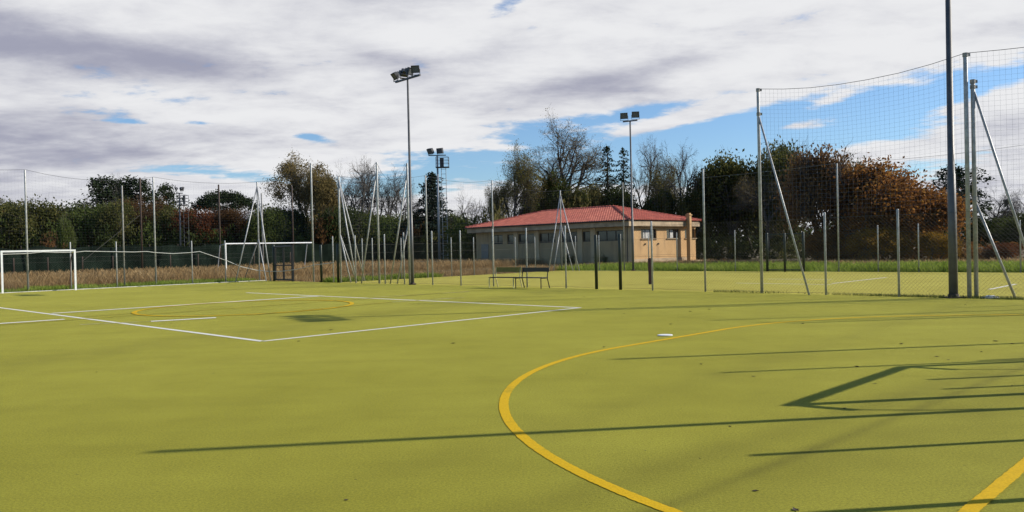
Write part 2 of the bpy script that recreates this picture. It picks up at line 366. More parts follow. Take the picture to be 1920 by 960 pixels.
A9 = K+9*arr([.7095, .7047, 0]); dB = arr([-.7188, .6952, 0])
marking('sideline_marking', [dens_line(K, K+18*dB), dens_line(K, A9)], .12, M['white_line'], .004)
marking('far_sideline_marking', [dens_line(A9, A9+18*dB)], .14, M['white_line'], .004)
marking('attack_line_marking', [dens_line(G(97, 588), G(605, 555)), dens_line(G(283, 603), G(405, 596)), dens_line(G(-60, 611), G(121, 599))], .25, M['white_line'], .008)
marking('faint_line_marking', [dens_line(G(150, 609), G(283, 603)), dens_line(G(730, 567), G(870, 558)), dens_line(G(700, 558), G(880, 547))], .09, M['white_worn'], .008)
CC = (G(260, 583)+G(660, 570))/2; rc = np.linalg.norm(G(260, 583)-G(660, 570))/2
marking('centre_circle_marking', [[CC+rc*arr([math.cos(a), math.sin(a), 0]) for a in np.linspace(0, 2*math.pi, 73)]], .13, M['yellow_line'], .012)
marking('halfway_line_marking', [dens_line(CC-9.5*da, CC+10.5*da), dens_line(G(150, 595), G(262, 587)), dens_line(G(463, 592), G(735, 567))], .08, M['yellow_worn'], .016)
GN = (6.15, 8.25); GF = (8.33, 10.45)    # feet of the near goal
gdir = arr([GF[0]-GN[0], GF[1]-GN[1], 0]); gdir /= np.linalg.norm(gdir); gout = arr([-gdir[1], gdir[0], 0]); rA = 6.27
gn, gf = arr([*GN, 0]), arr([*GF, 0])
arc = [gn+rA*(math.cos(a)*gout-math.sin(a)*gdir) for a in np.linspace(math.pi/2, 0, 420)]
arc += [gf+rA*(math.cos(a)*gout+math.sin(a)*gdir) for a in np.linspace(0, math.pi/2, 420)]
marking('goal_area_marking', [arc], .10, M['yellow_line'], .004)
marking('goal_line_marking', [dens_line(gn-9.6*gdir-gout*.03, gf+9*gdir-gout*.03, 900)], .095, M['yellow_line'], .008)
fg = arr([-22.12, 40.49, 0]); fg0 = arr([-24.63, 38.62, 0])
marking('far_court_marking', [dens_line(G(1560, 532), G(1662, 520.5)), dens_line(G(1855, 543), G(1905, 533)), dens_line(G(1440, 523.5), G(1560, 524)), dens_line(G(1380, 531), G(1560, 534))], .11, M['white_line'], .008)

# ------------------------------------------------------------------ fences
_posts = {}
def post_mesh(h, r, m):
    k = (round(h, 2), r, m.name)
    if k not in _posts:
        b = MB(); b.tube([(0, 0, -.15), (0, 0, h-.03), (0, 0, h)], [r, r, r*.7], 10); _posts[k] = b.mesh('post', m, False)
        for p in _posts[k].polygons: p.use_smooth = len(p.vertices) == 4
    return _posts[k]
def add_post(root, p, h, r=.030, m=None, name='post', label=None):
    o = link(name, post_mesh(h, r, m or M['galv']), root, arr(p)-arr(root.location))
    if label: o['label'] = label
    return o
def chain_link(p0, p1, z0, z1, cell=.105, r=.0017):
    p0, p1 = arr(p0), arr(p1); d = p1-p0; L_ = np.linalg.norm(d); d /= L_; h = z1-z0; b = MB(); nrm = arr([-d[1], d[0], 0])*.004
    for sgn in (1, -1):
        for k in range(int((L_+h)/cell)):
            a = k*cell-(h if sgn > 0 else 0)
            u0, u1 = (a, a+h) if sgn > 0 else (a, a-h)
            pts = []
            for u, z in ((u0, z0), (u1, z1)): pts.append((u, z))
            (ua, za), (ub, zb) = pts
            def clip(u): return min(max(u, 0), L_)
            if (ua < 0 and ub < 0) or (ua > L_ and ub > L_): continue
            ca, cb = clip(ua), clip(ub); za2 = za+(zb-za)*(ca-ua)/(ub-ua); zb2 = za+(zb-za)*(cb-ua)/(ub-ua)
            if abs(ca-cb) < .02: continue
            b.tube([p0+d*ca+arr([0, 0, za2])+nrm*sgn, p0+d*cb+arr([0, 0, zb2])+nrm*sgn], r, 3, False)
    return b
def wires(p0, p1, zs, r=.0035, n=14):
    b = MB(); p0, p1 = arr(p0), arr(p1)
    for z in zs: b.tube([p0+(p1-p0)*k/n+arr([0, 0, z+.012*math.sin(k*2.1)]) for k in range(n+1)], r, 4, False)
    return b
# the long fence between the two pitches (line x + y = 33.25)
def long_fence():
    c0, c1 = on_s(640, SF), ST(SF, .6); g0, g1 = on_s(1118, SF), on_s(1163, SF)
    root = thing('chain_link_fence', 'long galvanised chain link fence with thin posts between the two turf pitches', 'fence', on_s(988, SF))
    for x, h in ((625, 2.47), (667, 2.47), (722, 2.46), (758, 2.5), (811, 2.5), (864, 2.46), (925, 2.45), (988, 2.43), (1061, 2.44), (1223, 2.45), (1548, 2.47), (1685, 2.46)):
        add_post(root, on_s(x, SF), h, .032)
    for t in (4.6, 1.0): add_post(root, ST(SF, t), 2.46, .032)
    part('wire_mesh', chain_link(c0, g0, .04, 2.3), M['wire'], root); part('wire_mesh', chain_link(g1, c1, .04, 2.3), M['wire'], root)
    part('tension_wire', wires(c0, g0, (2.3, 1.2, .06)), M['wire'], root); part('tension_wire', wires(g1, c1, (2.3, 1.2, .06)), M['wire'], root)
    gt = thing('fence_gate', 'gateway of two dark green posts with mesh between in the long fence', 'gate', g0)
    for p in (g0, g1): add_post(gt, p, 2.05, .06, M['green_paint'], 'gate_post')
    part('wire_mesh', chain_link(g0, g1, .06, 1.95), M['wire_green'], gt)
    # gateway at the corner of the pitch, its leaf standing open along the fence
    a, b = on_s(514, SF), on_s(549, SF); d = (b-a)/np.linalg.norm(b-a)
    g2 = thing('mesh_gate', 'dark framed two panel mesh gate leaf near the corner of the pitch', 'gate', a)
    add_post(g2, a, 2.16, .07, M['green_paint'], 'gate_post')
    f = MB(); f.tube([a+d*.16+arr([0, 0, .06]), a+d*.16+arr([0, 0, 2.05])], .065, 6); L_ = np.linalg.norm(b-a)
    f.tube([b+arr([0, 0, .0]), b+arr([0, 0, 2.08])], .08, 6); mm = a+d*(L_*.53)
    f.tube([mm+arr([0, 0, .06]), mm+arr([0, 0, 2.0])], .06, 6)
    for z in (.09, .93, 2.02): f.tube([a+d*.15+arr([0, 0, z]), b+arr([0, 0, z])], .05 if z != .93 else .035, 6)
    part('gate_frame', f, M['black_paint'], g2); part('wire_mesh', chain_link(a+d*.15, b, .1, 2.0, .11, .0022), M['wire_green'], g2)
    p0, p1 = on_s(602.5, SF), on_s(634, SF)
    g3 = thing('gate_posts', 'pair of dark posts of an open gateway left of the braced net post', 'gate', p0)
    for p in (p0, p1): add_post(g3, p, 2.05, .065, M['green_paint'], 'gate_post')
long_fence()
def left_fence():
    T = 64.0
    root = thing('low_mesh_fence', 'chain link fence with short silver posts behind the white goal', 'fence', on_t(219, T))
    for x in (-100, 133, 219, 360.5, 423): add_post(root, on_t(x, T), 2.46, .032)
    p0, p1 = on_t(-180, T), ST(SF+.1, T)
    part('wire_mesh', chain_link(p0, p1, .03, 1.9, .12, .0016), M['wire_green'], root)
    # pale rope slung along the fence
    b = MB(); pts = []
    for x, y in ((-60, 478), (0, 477), (50, 475.5), (82, 472.5), (108, 473.5), (142, 473), (160, 471), (219, 472), (252, 472.5), (276, 471.5), (292, 473.5), (325, 475.5), (360, 473.5), (375, 471.5), (400, 480), (424, 488), (452, 500), (483, 507)):
        q = on_t(x, T-.12); pts.append((*q[:2], zat(q, y)))
    for x, y in ((505, 509), (530, 508.5), (556, 505), (590, 497), (626, 492.5)):
        q = on_s(x, SF-.12); pts.append((*q[:2], zat(q, y)))
    b.tube(pts, .017, 6)
    tag(link('rope', b.mesh('rope', M['hose'])), 'pale rope slung in loose curves along the fence from behind the goal', 'rope')
left_fence()
def far_fences():
    T = 52.3; S = 59.0
    r1 = thing('court_side_fence', 'thin wire fence along the left side of the far pitch', 'fence', on_t(847, T))
    for x in (680, 699, 753, 847, 889, 967, 1004): add_post(r1, on_t(x, T), 2.36, .03)
    part('line_wires', wires(on_t(645, T), ST(S, T), (2.0, 1.55, .95, .35), .005), M['wire'], r1)
    part('wire_mesh', chain_link(on_t(645, T), ST(S, T), .04, 2.0, .12, .0010), M['wire_green'], r1)
    r2 = thing('court_back_fence', 'thin wire fence along the grass bank behind the far pitch', 'fence', on_s(1270, S))
    for x in (1080, 1124, 1217, 1270, 1379, 1647, 1723, 1914): add_post(r2, on_s(x, S), 2.36, .03)
    part('wire_mesh', chain_link(ST(S, T), on_s(2050, S), .04, 2.0, .12, .0010), M['wire_green'], r2)
    part('line_wires', wires(ST(S, T), on_s(2050, S), (2.0, 1.0), .004), M['wire'], r2)
    a, c = on_s(1439, S-.1), on_s(1507, S-.1); d = (c-a)/np.linalg.norm(c-a)
    g = thing('double_gate', 'dark double gate in the back fence under the dark oaks', 'gate', a)
    for p in (a, c): add_post(g, p, 2.15, .07, M['green_paint'], 'gate_post')
    mid = on_s(1472, S-.9); add_post(g, mid, 2.1, .06, M['green_paint'], 'gate_post')
    for z in (.08, 2.05):
        f = MB(); f.tube([a+arr([0, 0, z]), c+arr([0, 0, z])], .03, 6); part('gate_rail', f, M['green_paint'], g); part('wire_mesh', chain_link(a, c, .1, 2.0, .11, .002), M['wire_green'], g)
far_fences()

# ------------------------------------------------------------------ ball-stop nets on tall posts
def net_mb(p0, p1, z0, t0, t1, sag, cell=.13, r=.0018, billow=.15, bot_sag=0):
    p0, p1 = arr(p0), arr(p1); d = p1-p0; L_ = np.linalg.norm(d); d /= L_; nn = arr([-d[1], d[0], 0]); nx = max(2, int(L_/cell)); b = MB(); rope = MB()
    def topz(u): k = u/L_; return t0+(t1-t0)*k-4*sag*k*(1-k)
    def pt(u, f):
        zt = topz(u); z = z0+(zt-z0)*f; k = u/L_
        return p0+d*u+nn*(billow*math.sin(math.pi*k)*math.sin(math.pi*min(1, f*1.0))*.6+.02*math.sin(u*2.3+f*4))+arr([0, 0, z])
    for k in range(nx+1):
        u = L_*k/nx; b.tube([pt(u, f) for f in (0, .33, .66, 1)], r, 3, False)
    nz = int((max(t0, t1)-z0)/cell); ns = max(6, int(L_/.8))
    for j in range(nz):
        b.tube([pt(L_*i/ns, j/nz) for i in range(ns+1)], r, 3, False)
    rope.tube([pt(L_*i/ns, 1) for i in range(ns+1)], .008, 5, False)
    return b, rope
def brace(root, a, f, r=.03, m=None):
    b = MB(); b.tube([a, arr(f)+arr([0, 0, -.05])], r, 8); o = part('brace', b, m or M['galv'], root)
    for p in o.data.polygons: p.use_smooth = len(p.vertices) == 4 and True
    return o
def up(p, z): return arr([p[0], p[1], z])
def near_net():
    A = on_s(1428, SF+.1); Bq = on_s(1817, SF+.25); C2 = on_s(1830, SF+.45); D = ST(SF+.1, .7); Z = on_s(1322, SF+.05)
    hA, hB, hC = zat(A, 167), zat(Bq, 100), zat(C2, 150)
    root = thing('ball_stop_net', 'tall square mesh net slung between tall steel posts at the right', 'net', A)
    add_post(root, A, hA, .048); add_post(root, Bq, hB, .055); add_post(root, C2, hC, .055); add_post(root, D, hB-.1, .05); add_post(root, Z, zat(Z, 317), .032)
    brace(root, up(A, zat(A, 216)), G(1518, 553), .032)
    f1 = G(1955, 560); brace(root, up(C2, zat(C2, 165)), f1, .034)
    brace(root, up(C2, zat(C2, 375)), G(1905, 558.5), .034)
    for p_, z_, r_ in ((A, zat(A, 214), .06), (C2, zat(C2, 163), .068), (C2, zat(C2, 373), .068), (A, hA-.03, .062), (Bq, hB-.04, .07), (C2, hC-.04, .07)):
        k = MB(); k.tube([up(p_, z_-.05), up(p_, z_+.05)], r_, 10); k.box(up(p_, z_)+arr([r_+.02, 0, 0]), (.035, 0, 0), (0, .012, 0), (0, 0, .04)); part('bracket', k, M['galv_old'], root)
    b, r = net_mb(A, Bq, 2.3, hA, hB, .28); part('net', b, M['net'], root); part('top_rope', r, M['rope'], root)
    b, r = net_mb(Bq, D, 2.3, hB, hB-.1, .12); part('net', b, M['net'], root); part('top_rope', r, M['rope'], root)
    return root
near_net()
def goal_end_net():       # the fence and net behind the near goal, right of the picture; it throws the long shadows
    T = .5
    root = thing('goal_end_fence', 'fence with tall and short posts behind the near goal', 'fence', ST(17, T))
    def base(tip, t=T):
        tip = arr(tip); k = ((tip[1]-tip[0])-t)/(.993-.117); return tip+k*arr([.993, .117, 0]), k*math.tan(SUN_EL)
    for px, r in (((280, 848), .05), ((1408, 854), .034), ((1148, 674), .048), ((1350, 699), .034), ((1740, 712), .034), ((1835, 676), .034), ((1330, 601), .045), ((1400, 606), .03)):
        p, h = base(G(*px)); add_post(root, p, h, r)
    p = base(G(1600, 958))[0]; add_post(root, p, 2.46, .036)
    p = ST(17.4, T); add_post(root, p, 2.3, .03)
goal_end_net()
def corner_net():
    T = 64.3
    root = thing('corner_ball_net', 'tall fine net on silver posts around the left end of the pitch', 'net', ST(SF+.1, T))
    cpt = ST(SF+.1, T-.1); hc = zat(cpt, 341); add_post(root, cpt, hc, .045)
    for x, y in ((441, 348), (507, 349)): pass
    brace(root, up(cpt, hc-.25), on_t(441, T-.9)+arr([0, 0, 0]), .036); brace(root, up(cpt, hc-.25), on_s(507, SF-.35), .036)
    brace(root, up(cpt, 2.5), on_t(457, T+3.0), .03, M['galv_old']); brace(root, up(cpt, 2.55), on_s(499, SF-.3), .032)
    L0 = on_t(-150, T); P0 = on_t(52, T); P1 = on_t(233, T); P2 = on_t(292, T); Q = on_s(588, SF+.1)
    h0, h1, h2, hq = zat(P0, 318), zat(P1, 348), zat(P2, 332), zat(Q, 306)
    add_post(root, L0, h0, .045); add_post(root, P0, h0, .045); add_post(root, P1, h1, .04, M['galv_old']); add_post(root, P2, h2, .045); add_post(root, Q, hq, .045)
    for a, ha, b, hb, sg in ((L0, h0, P0, h0, .1), (P0, h0, P2, h2, .35), (P2, h2, cpt, hc, .2), (cpt, hc, Q, hq, .2)):
        nb, rp = net_mb(a, b, 2.0, ha, hb, sg, .15, .0011, .1); part('net', nb, M['net'], root); part('top_rope', rp, M['rope'], root)
corner_net()
def court_net():
    T = 52.2; S = 59.1
    root = thing('far_court_net', 'tall posts with braces and net around the left end of the far pitch', 'net', on_s(639, SF+.1))
    A = on_s(639, SF+.1); hA = zat(A, 330); B = on_s(711, SF+.1); hB = zat(B, 304); Cc = on_s(768, SF+.1); hC = zat(Cc, 306)
    for p, h in ((A, hA), (B, hB), (Cc, hC)): add_post(root, p, h, .05)
    brace(root, up(A, hA-.15), on_s(668, SF+.35), .036); brace(root, up(A, hA-.15), on_t(684, T-.2), .036)
    brace(root, up(A, 2.6), on_s(657.5, SF+.5), .036); brace(root, up(A, 2.6), on_t(668, T-.2), .032)
    brace(root, up(B, hB-.35), on_s(677, SF-.3), .034); brace(root, up(Cc, hC-.4), on_s(731, SF+.2), .036); brace(root, up(Cc, 2.9), on_s(744, SF+.2), .032)
    D = on_t(802, T); E = on_t(926, T); F = ST(S, T); hD, hE, hF = zat(D, 329), zat(E, 338), zat(F, 357)
    for p, h in ((D, hD), (E, hE), (F, hF)): add_post(root, p, h, .045)
    fx = proj(F)[0]
    brace(root, up(F, hF-.3), on_t(fx-25, T-.6), .036); brace(root, up(F, hF-.3), on_s(fx+33, S-.9), .036)
    brace(root, up(F, 3.2), on_t(fx-16, T-.5), .03); brace(root, up(F, 3.2), on_s(fx+21, S-.9), .03)
    for a, ha, b, hb, sg, c in ((A, hA, B, hB, .5, .16), (B, hB, Cc, hC, .9, .16), (A, hA, D, hD, .2, .18), (D, hD, E, hE, .25, .18), (E, hE, F, hF, .3, .18)):
        nb, rp = net_mb(a, b, 2.4, ha, hb, sg, c, .0012, .1); part('net', nb, M['net'], root); part('top_rope', rp, M['rope'], root)
    r2 = thing('back_ball_net', 'thin tall net posts on the far back fence before the trees', 'net', on_s(1171, S))
    pr = [F]; hs = [hF]
    for x, y in ((1171, 342), (1573, 306), (1990, 262)):
        p = on_s(x, S); h = zat(p, y); add_post(r2, p, h, .04, M['galv_old'] if x == 1171 else M['galv']); pr.append(p); hs.append(h)
    for i in range(3):
        nb, rp = net_mb(pr[i], pr[i+1], 2.2, hs[i], hs[i+1], .15, .2, .0010, .1); part('net', nb, M['net'], r2); part('top_rope', rp, M['net'], r2)
court_net()

# ------------------------------------------------------------------ floodlights
def lamp_into(root, c, face, w=.46, h=.38, dp=.17, roll=0):
    """one floodlight head: housing (part), glass and bracket (sub-parts); face = direction it looks"""
    f = arr(face)/np.linalg.norm(face); s = np.cross(f, [0, 0, 1]); s /= np.linalg.norm(s); u = np.cross(s, f); c = arr(c)-arr(root.location)
    b = MB(); fr = c+f*dp*.5
    b.box(c+f*.03, s*w/2, u*h/2, f*(dp*.5-.03)); b.box(c-f*(dp*.5+.03), s*w*.34, u*h*.32, f*.06)
    for sg in (-1, 1):
        b.box(fr+s*sg*(w/2-.012)+f*.012, s*.018, u*(h/2+.006), f*.016); b.box(fr+u*sg*(h/2-.012)+f*.014, s*(w/2+.006), u*.018, f*.016)
    o = link('floodlight', b.mesh('floodlight', M['lamp_body']), root)
    g = MB(); g.box(fr+f*.004, s*(w/2-.035), u*(h/2-.035), f*.006); subpart('glass', g, M['lamp_glass'], o)
    k = MB(); z = c-arr([0, 0, 1])*(h/2+.10)
    for sg in (-1, 1): k.box((c+s*sg*(w/2+.018)+z+s*sg*(w/2+.018))/2, s*.008, f*.025, (c-z)/2+u*0)
    k.box(z, s*(w/2+.026), f*.025, (0, 0, .012)); subpart('bracket', k, M['lamp_body'], o); return o
def floodlight(base, h, label, bar, blen, lamps, r0=.085, r1=.045, m='pole_grey', lw=.46, lh=.38):
    root = thing('floodlight_mast', label, 'floodlight', base); b = MB(); bx = arr([0, 0, 0])
    b.tube([(0, 0, -.2), (0, 0, h*.35), (0, 0, h*.351), (0, 0, h)], [r0, (r0+r1)/2+.012, (r0+r1)/2, r1], 12)
    o = link('pole', b.mesh('pole', M[m], True), root)
    bp = MB(); bp.box((0, 0, .012), (r0*1.9, 0, 0), (0, r0*1.9, 0), (0, 0, .012))
    for sx_ in (-1, 1):
        for sy_ in (-1, 1): bp.tube([(sx_*r0*1.5, sy_*r0*1.5, .02), (sx_*r0*1.5, sy_*r0*1.5, .07)], .014, 6)
    bp.tube([(0, 0, .02), (0, 0, .10)], [r0*1.25, r0*1.12], 12); link('base_plate', bp.mesh('base_plate', M['rust']), root)
    bar = arr(bar)/np.linalg.norm(bar); c = MB(); c.box((0, 0, h+.04), bar*blen/2, np.cross(bar, [0, 0, 1])*.04, (0, 0, .04)); link('crossbar', c.mesh('crossbar', M['lamp_body']), root)
    for q, face in lamps: lamp_into(root, arr(base)+bar*q*blen/2+arr([0, 0, h+.10+lh*.8]), face, lw, lh)
    return root
b1 = on_s(773, SF-.15); h1 = zat(b1, 149)
floodlight(b1, h1, 'tall grey floodlight mast with four lamps rising from the long fence', (.67, -.74, 0), 2.0,
           [(-.98, (-.75, -.55, -.75)), (-.30, (-.55, .75, -.9)), (.16, (.85, -.45, -.35)), (.66, (-.12, -.95, -.2))], lw=.37, lh=.33)
b2 = on_s(1187.5, 59.2); h2 = zat(b2, 228)
floodlight(b2, h2, 'tall thin floodlight mast with two lamps in front of the clubhouse corner', (.85, -.5, 0), .98,
           [(-.82, (-.25, -.95, -.15)), (.75, (-.05, -1, -.12))], .075, .05)
b3 = on_s(1787, 33.5)
floodlight(b3, 9.55, 'thick dark floodlight mast at the right running out of the top', (-.5, .87, 0), 1.9,
           [(-.9, (-.75, -.6, -.35)), (-.3, (-.75, -.6, -.35)), (.35, (-.75, .6, -.35)), (.95, (-.75, .6, -.35))], .115, .065)
def lattice(base, h, label, lamps, m='galv', ls=1.):
    root = thing('lighting_tower', label, 'lighting tower', base)
    b = MB(); b.tube([(0, 0, -.2), (0, 0, h*.5), (0, 0, h)], [.16*ls, .13*ls, .10*ls], 10); link('pole', b.mesh('pole', M[m], True), root)
    l = MB()
    for x in (.42, .95): l.tube([(x, .05, .3), (x, .05, h-1.4)], .035*ls, 5)
    k = .5
    while k < h-1.5: l.tube([(.42, .05, k), (.95, .05, k)], .022, 4); k += .55
    k = 1.2
    while k < h-1.5: l.tube([(0, 0, k), (.42, .05, k)], .03, 4); k += 2.2
    link('ladder', l.mesh('ladder', M[m]), root)
    p = MB(); x1_ = 1.28 if ls == 1 else .8; xc_ = (x1_-.15)/2; p.box((xc_, .1, h-1.35), (x1_-xc_+.05, 0, 0), (0, .55, 0), (0, 0, .035))
    for x in (-.15, x1_):
        for y in (-.42, .62): p.tube([(x, y, h-1.35), (x, y, h-.2)], .025, 4)
    for z in (-.9, -.55, -.2):
        for y in (-.42, .62): p.tube([(-.15, y, h+z), (x1_, y, h+z)], .022, 4)
        p.tube([(x1_, -.42, h+z), (x1_, .62, h+z)], .022, 4)
    link('platform', p.mesh('platform', M['lamp_body']), root)
    c = MB(); c.box((0, 0, h+.03), (1.0*ls**2, 0, 0), (0, .05, 0), (0, 0, .05)); c.box((.5, .1, h-.75), (.22*ls**2, 0, 0), (0, .15, 0), (0, 0, .5)); link('crossbar', c.mesh('crossbar', M['lamp_body']), root)
    for x, f in lamps: lamp_into(root, arr(base)+arr([x, 0, h+.55]), f, .78*ls, .62*ls, .3*ls)
    return root
bt = P(824, 468, 92); bt[2] = -.05
lattice(bt, zat(bt, 291), 'steel lighting tower with caged ladder and two lamps beside the dark cedar', [(-.75, (-.6, -.7, -.5)), (.35, (-.5, -.8, -.2))])
bt = P(339, 470, 92); bt[2] = -.05
lattice(bt, zat(bt, 362), 'pale steel lighting tower with ladder among the trees on the left', [(-.35, (-.9, -.3, -.4)), (.3, (.4, .8, -.3))], 'pole_grey', .62)

# ------------------------------------------------------------------ goals, benches, small things
def goal(name, p0, p1, label, h=2.06, back=None, r=.04):
    p0, p1 = arr(p0), arr(p1); root = thing(name, label, 'goal', p0); d = (p1-p0)/np.linalg.norm(p1-p0)
    def sq(a, b, w):
        m_ = MB(); a, b = arr(a), arr(b); ax = (b-a)/2; t = np.cross(ax, [.3, .5, .8] if abs(d@(ax/np.linalg.norm(ax))) < .9 else [0, 0, 1])
        if abs(ax[2]) > .5: e1, e2 = d*w, np.cross(d, [0, 0, 1])*w
        else: e1, e2 = arr([0, 0, w]), np.cross(ax/np.linalg.norm(ax), [0, 0, 1])*w
        m_.box((a+b)/2, ax, e1, e2); return m_
    for p in (p0, p1): part('goalpost', sq(up(p, 0.), up(p, h-2*r-.002), r), M['white_pipe'], root)
    part('crossbar', sq(up(p0-d*r, h-r), up(p1+d*r, h-r), r), M['white_pipe'], root)
    back = arr(back)/np.linalg.norm(back)
    for p in (p0, p1):
        b = MB(); b.tube([up(p, h-.06)+back*.03, up(p, h-.08)+back*.20, up(p, h-.14)+back*.46], .042, 8); part('top_arm', b, M['white_pipe'], root)
        c = MB(); c.tube([up(p, h-.14)+back*.44, up(p, h-.45)+back*.66, up(p, h-.95)+back*.80, up(p, .5)+back*.93, up(p, 0.)+back*1.0], .017, 6); part('back_stay', c, M['red_pad'], root)
    return root
goal('handball_goal', fg0, fg, 'white handball goal without a net in front of the left fence', 2.06, (-.7, .72, 0), .042)
goal('handball_goal', gn, gf, 'white handball goal at the near right end of the pitch', 2.06, -gout, .042)
def football_goal():
    k0 = on_t(424, 79); k1 = on_t(588, 79); root = thing('football_goal', 'large white football goal standing in dry grass beyond the fence', 'goal', k0); h = 2.42
    for p in (k0, k1):
        b = MB(); b.tube([up(p, -.1), up(p, h)], .055, 10); part('goalpost', b, M['white_pipe'], root)
    b = MB(); b.tube([up(k0, h), up(k1, h)], .05, 10); part('crossbar', b, M['white_pipe'], root)
    bk = arr([-.7, .7, 0])
    for p in (k0, k1):
        q = p+bk*1.5; b = MB(); b.tube([up(p, h), up(p+bk*.9, h-.1), up(q, 0)], .035, 6); part('back_stay', b, M['galv'], root)
football_goal()
def bench(a, dirv, L_, fm, bm, label, legs):
    root = thing('bench', label, 'bench', a); d = arr(dirv); bk = arr([.7071, .7071, 0]); a = arr(a)
    s = MB(); s.box(a+d*L_/2+bk*.19+arr([0, 0, .425]), d*L_/2, bk*.19, (0, 0, .016)); part('seat', s, M['black_paint'] if fm == 'black_paint' else M['rust'], root)
    s = MB(); s.box(a+d*L_/2+bk*.44+arr([0, 0, .735]), d*L_/2, bk*.014, (0, 0, .085 if fm == 'black_paint' else .10)); part('backrest', s, M[bm], root)
    for q in legs:
        p = a+d*q; f = MB()
        f.tube([up(p, 0), up(p, .40), up(p+bk*.05, .405), up(p+bk*.36, .405)], .020, 8); part('leg', f, M[fm], root)
        f = MB(); f.tube([up(p+bk*.50, 0), up(p+bk*.37, .41), up(p+bk*.40, .6), up(p+bk*.425, .82)], .020, 8); part('leg', f, M[fm], root)
    return root
k0, k2 = G(917, 539.5), G(1016, 541.5); dd = (k2-k0); Lb = np.linalg.norm(dd); dd /= Lb
bench(k0, dd, Lb*.5-.02, 'cream_paint', 'olive_paint', 'bench with olive yellow backrest and cream legs by the fence', (.02, Lb*.5-.06))
bench(k0+dd*(Lb*.5+.02), dd, Lb*.5-.02, 'black_paint', 'black_paint', 'black bench with dark backrest next to the olive bench', (.04, Lb*.5-.06))
p = G(1220, 533); b = MB(); b.tube([up(p, 0), up(p, .55)], .085, 12); b2_ = MB(); b2_.tube([up(p, .54), up(p, 1.04), up(p, 1.08)], [.095, .095, .08], 12)
r = thing('padded_post', 'short dark red padded post standing on the far pitch', 'post', p); part('lower_pad', b, M['red_pad'], r); part('upper_pad', b2_, M['red_pad'], r)
p = G(1247, 629.5); b = MB(); b.tube([(0, 0, .006), (0, 0, .016), (0, 0, .022)], [.135, .135, .115], 24)
o = link('field_marker', b.mesh('field_marker', M['plastic']), None, p); o.scale = (1.0, .75, 1); tag(o, 'white round marker plate lying on the yellow goal area line', 'marker')
def crumple(name, p, s, label, sd):
    rg = np.random.default_rng(sd); b = MB(); n, m_ = 10, 7; v = {}
    for i in range(m_+1):
        for j in range(n):
            th = math.pi*.5*i/m_; ph = 2*math.pi*j/n; rr = 1+rg.uniform(-.3, .3); v[i, j] = (s*rr*math.sin(th)*math.cos(ph)*1.7, s*rr*math.sin(th)*math.sin(ph), s*.55*rr*math.cos(th) if i < m_ else 0)
    for i in range(m_):
        for j in range(n): b.quad(v[i, j], v[i+1, j], v[i+1, (j+1) % n], v[i, (j+1) % n])
    return tag(link(name, b.mesh(name, M['plastic']), None, p), label, 'litter')
crumple('plastic_bag', G(1858, 559.5), .13, 'crumpled white plastic bag by the foot of the right fence', 3)
# fallen leaves
lv = []
for i in range(3):
    rg = np.random.default_rng(20+i); b = MB(); pts = []
    for k in range(8):
        a = 2*math.pi*k/8; rr = (1 if k % 2 == 0 else .6)*rg.uniform(.7, 1.2); pts.append((rr*math.cos(a), rr*.62*math.sin(a), .25+.35*abs(math.sin(a+i))*rg.uniform(.4, 1.2)))
    for k in range(8): b.tri((0, 0, .04), pts[k], pts[(k+1) % 8])
    lv.append(b.mesh('fallen_leaf', M['lf_fallen']))
for i, (x, y, s) in enumerate(((1417, 921, .035), (1492, 957, .045), (650, 938, .03), (1607, 688, .055), (1583, 766, .032), (1369, 800, .03), (1132, 651, .05), (1413, 706, .035), (1690, 645, .07), (1294, 584, .08), (1140, 579, .07), (1095, 557, .1), (829, 561, .1), (620, 619, .08), (1075, 546, .11), (850, 644, .06), (1756, 669, .05), (1778, 675, .04), (1867, 640, .06), (1505, 607, .08), (1315, 683, .04), (1810, 572, .1), (1258, 608, .05), (1840, 660, .04), (1898, 645, .05), (1100, 700, .02), (1210, 845, .015), (1312, 860, .015), (400, 700, .02), (181, 698, .03), (560, 640, .05), (1640, 720, .03), (1897, 724, .03), (1330, 580, .08), (1170, 588, .05))):
    s = min(s, .06)*.8; o = link('fallen_leaf', lv[i % 3], None, G(x, y)); o.scale = (s, s, s*.5); o.rotation_euler = (0, 0, i*1.7)
    tag(o, 'small dry brown fallen leaf lying on the artificial turf', 'leaf', 'dry leaves scattered on the turf')

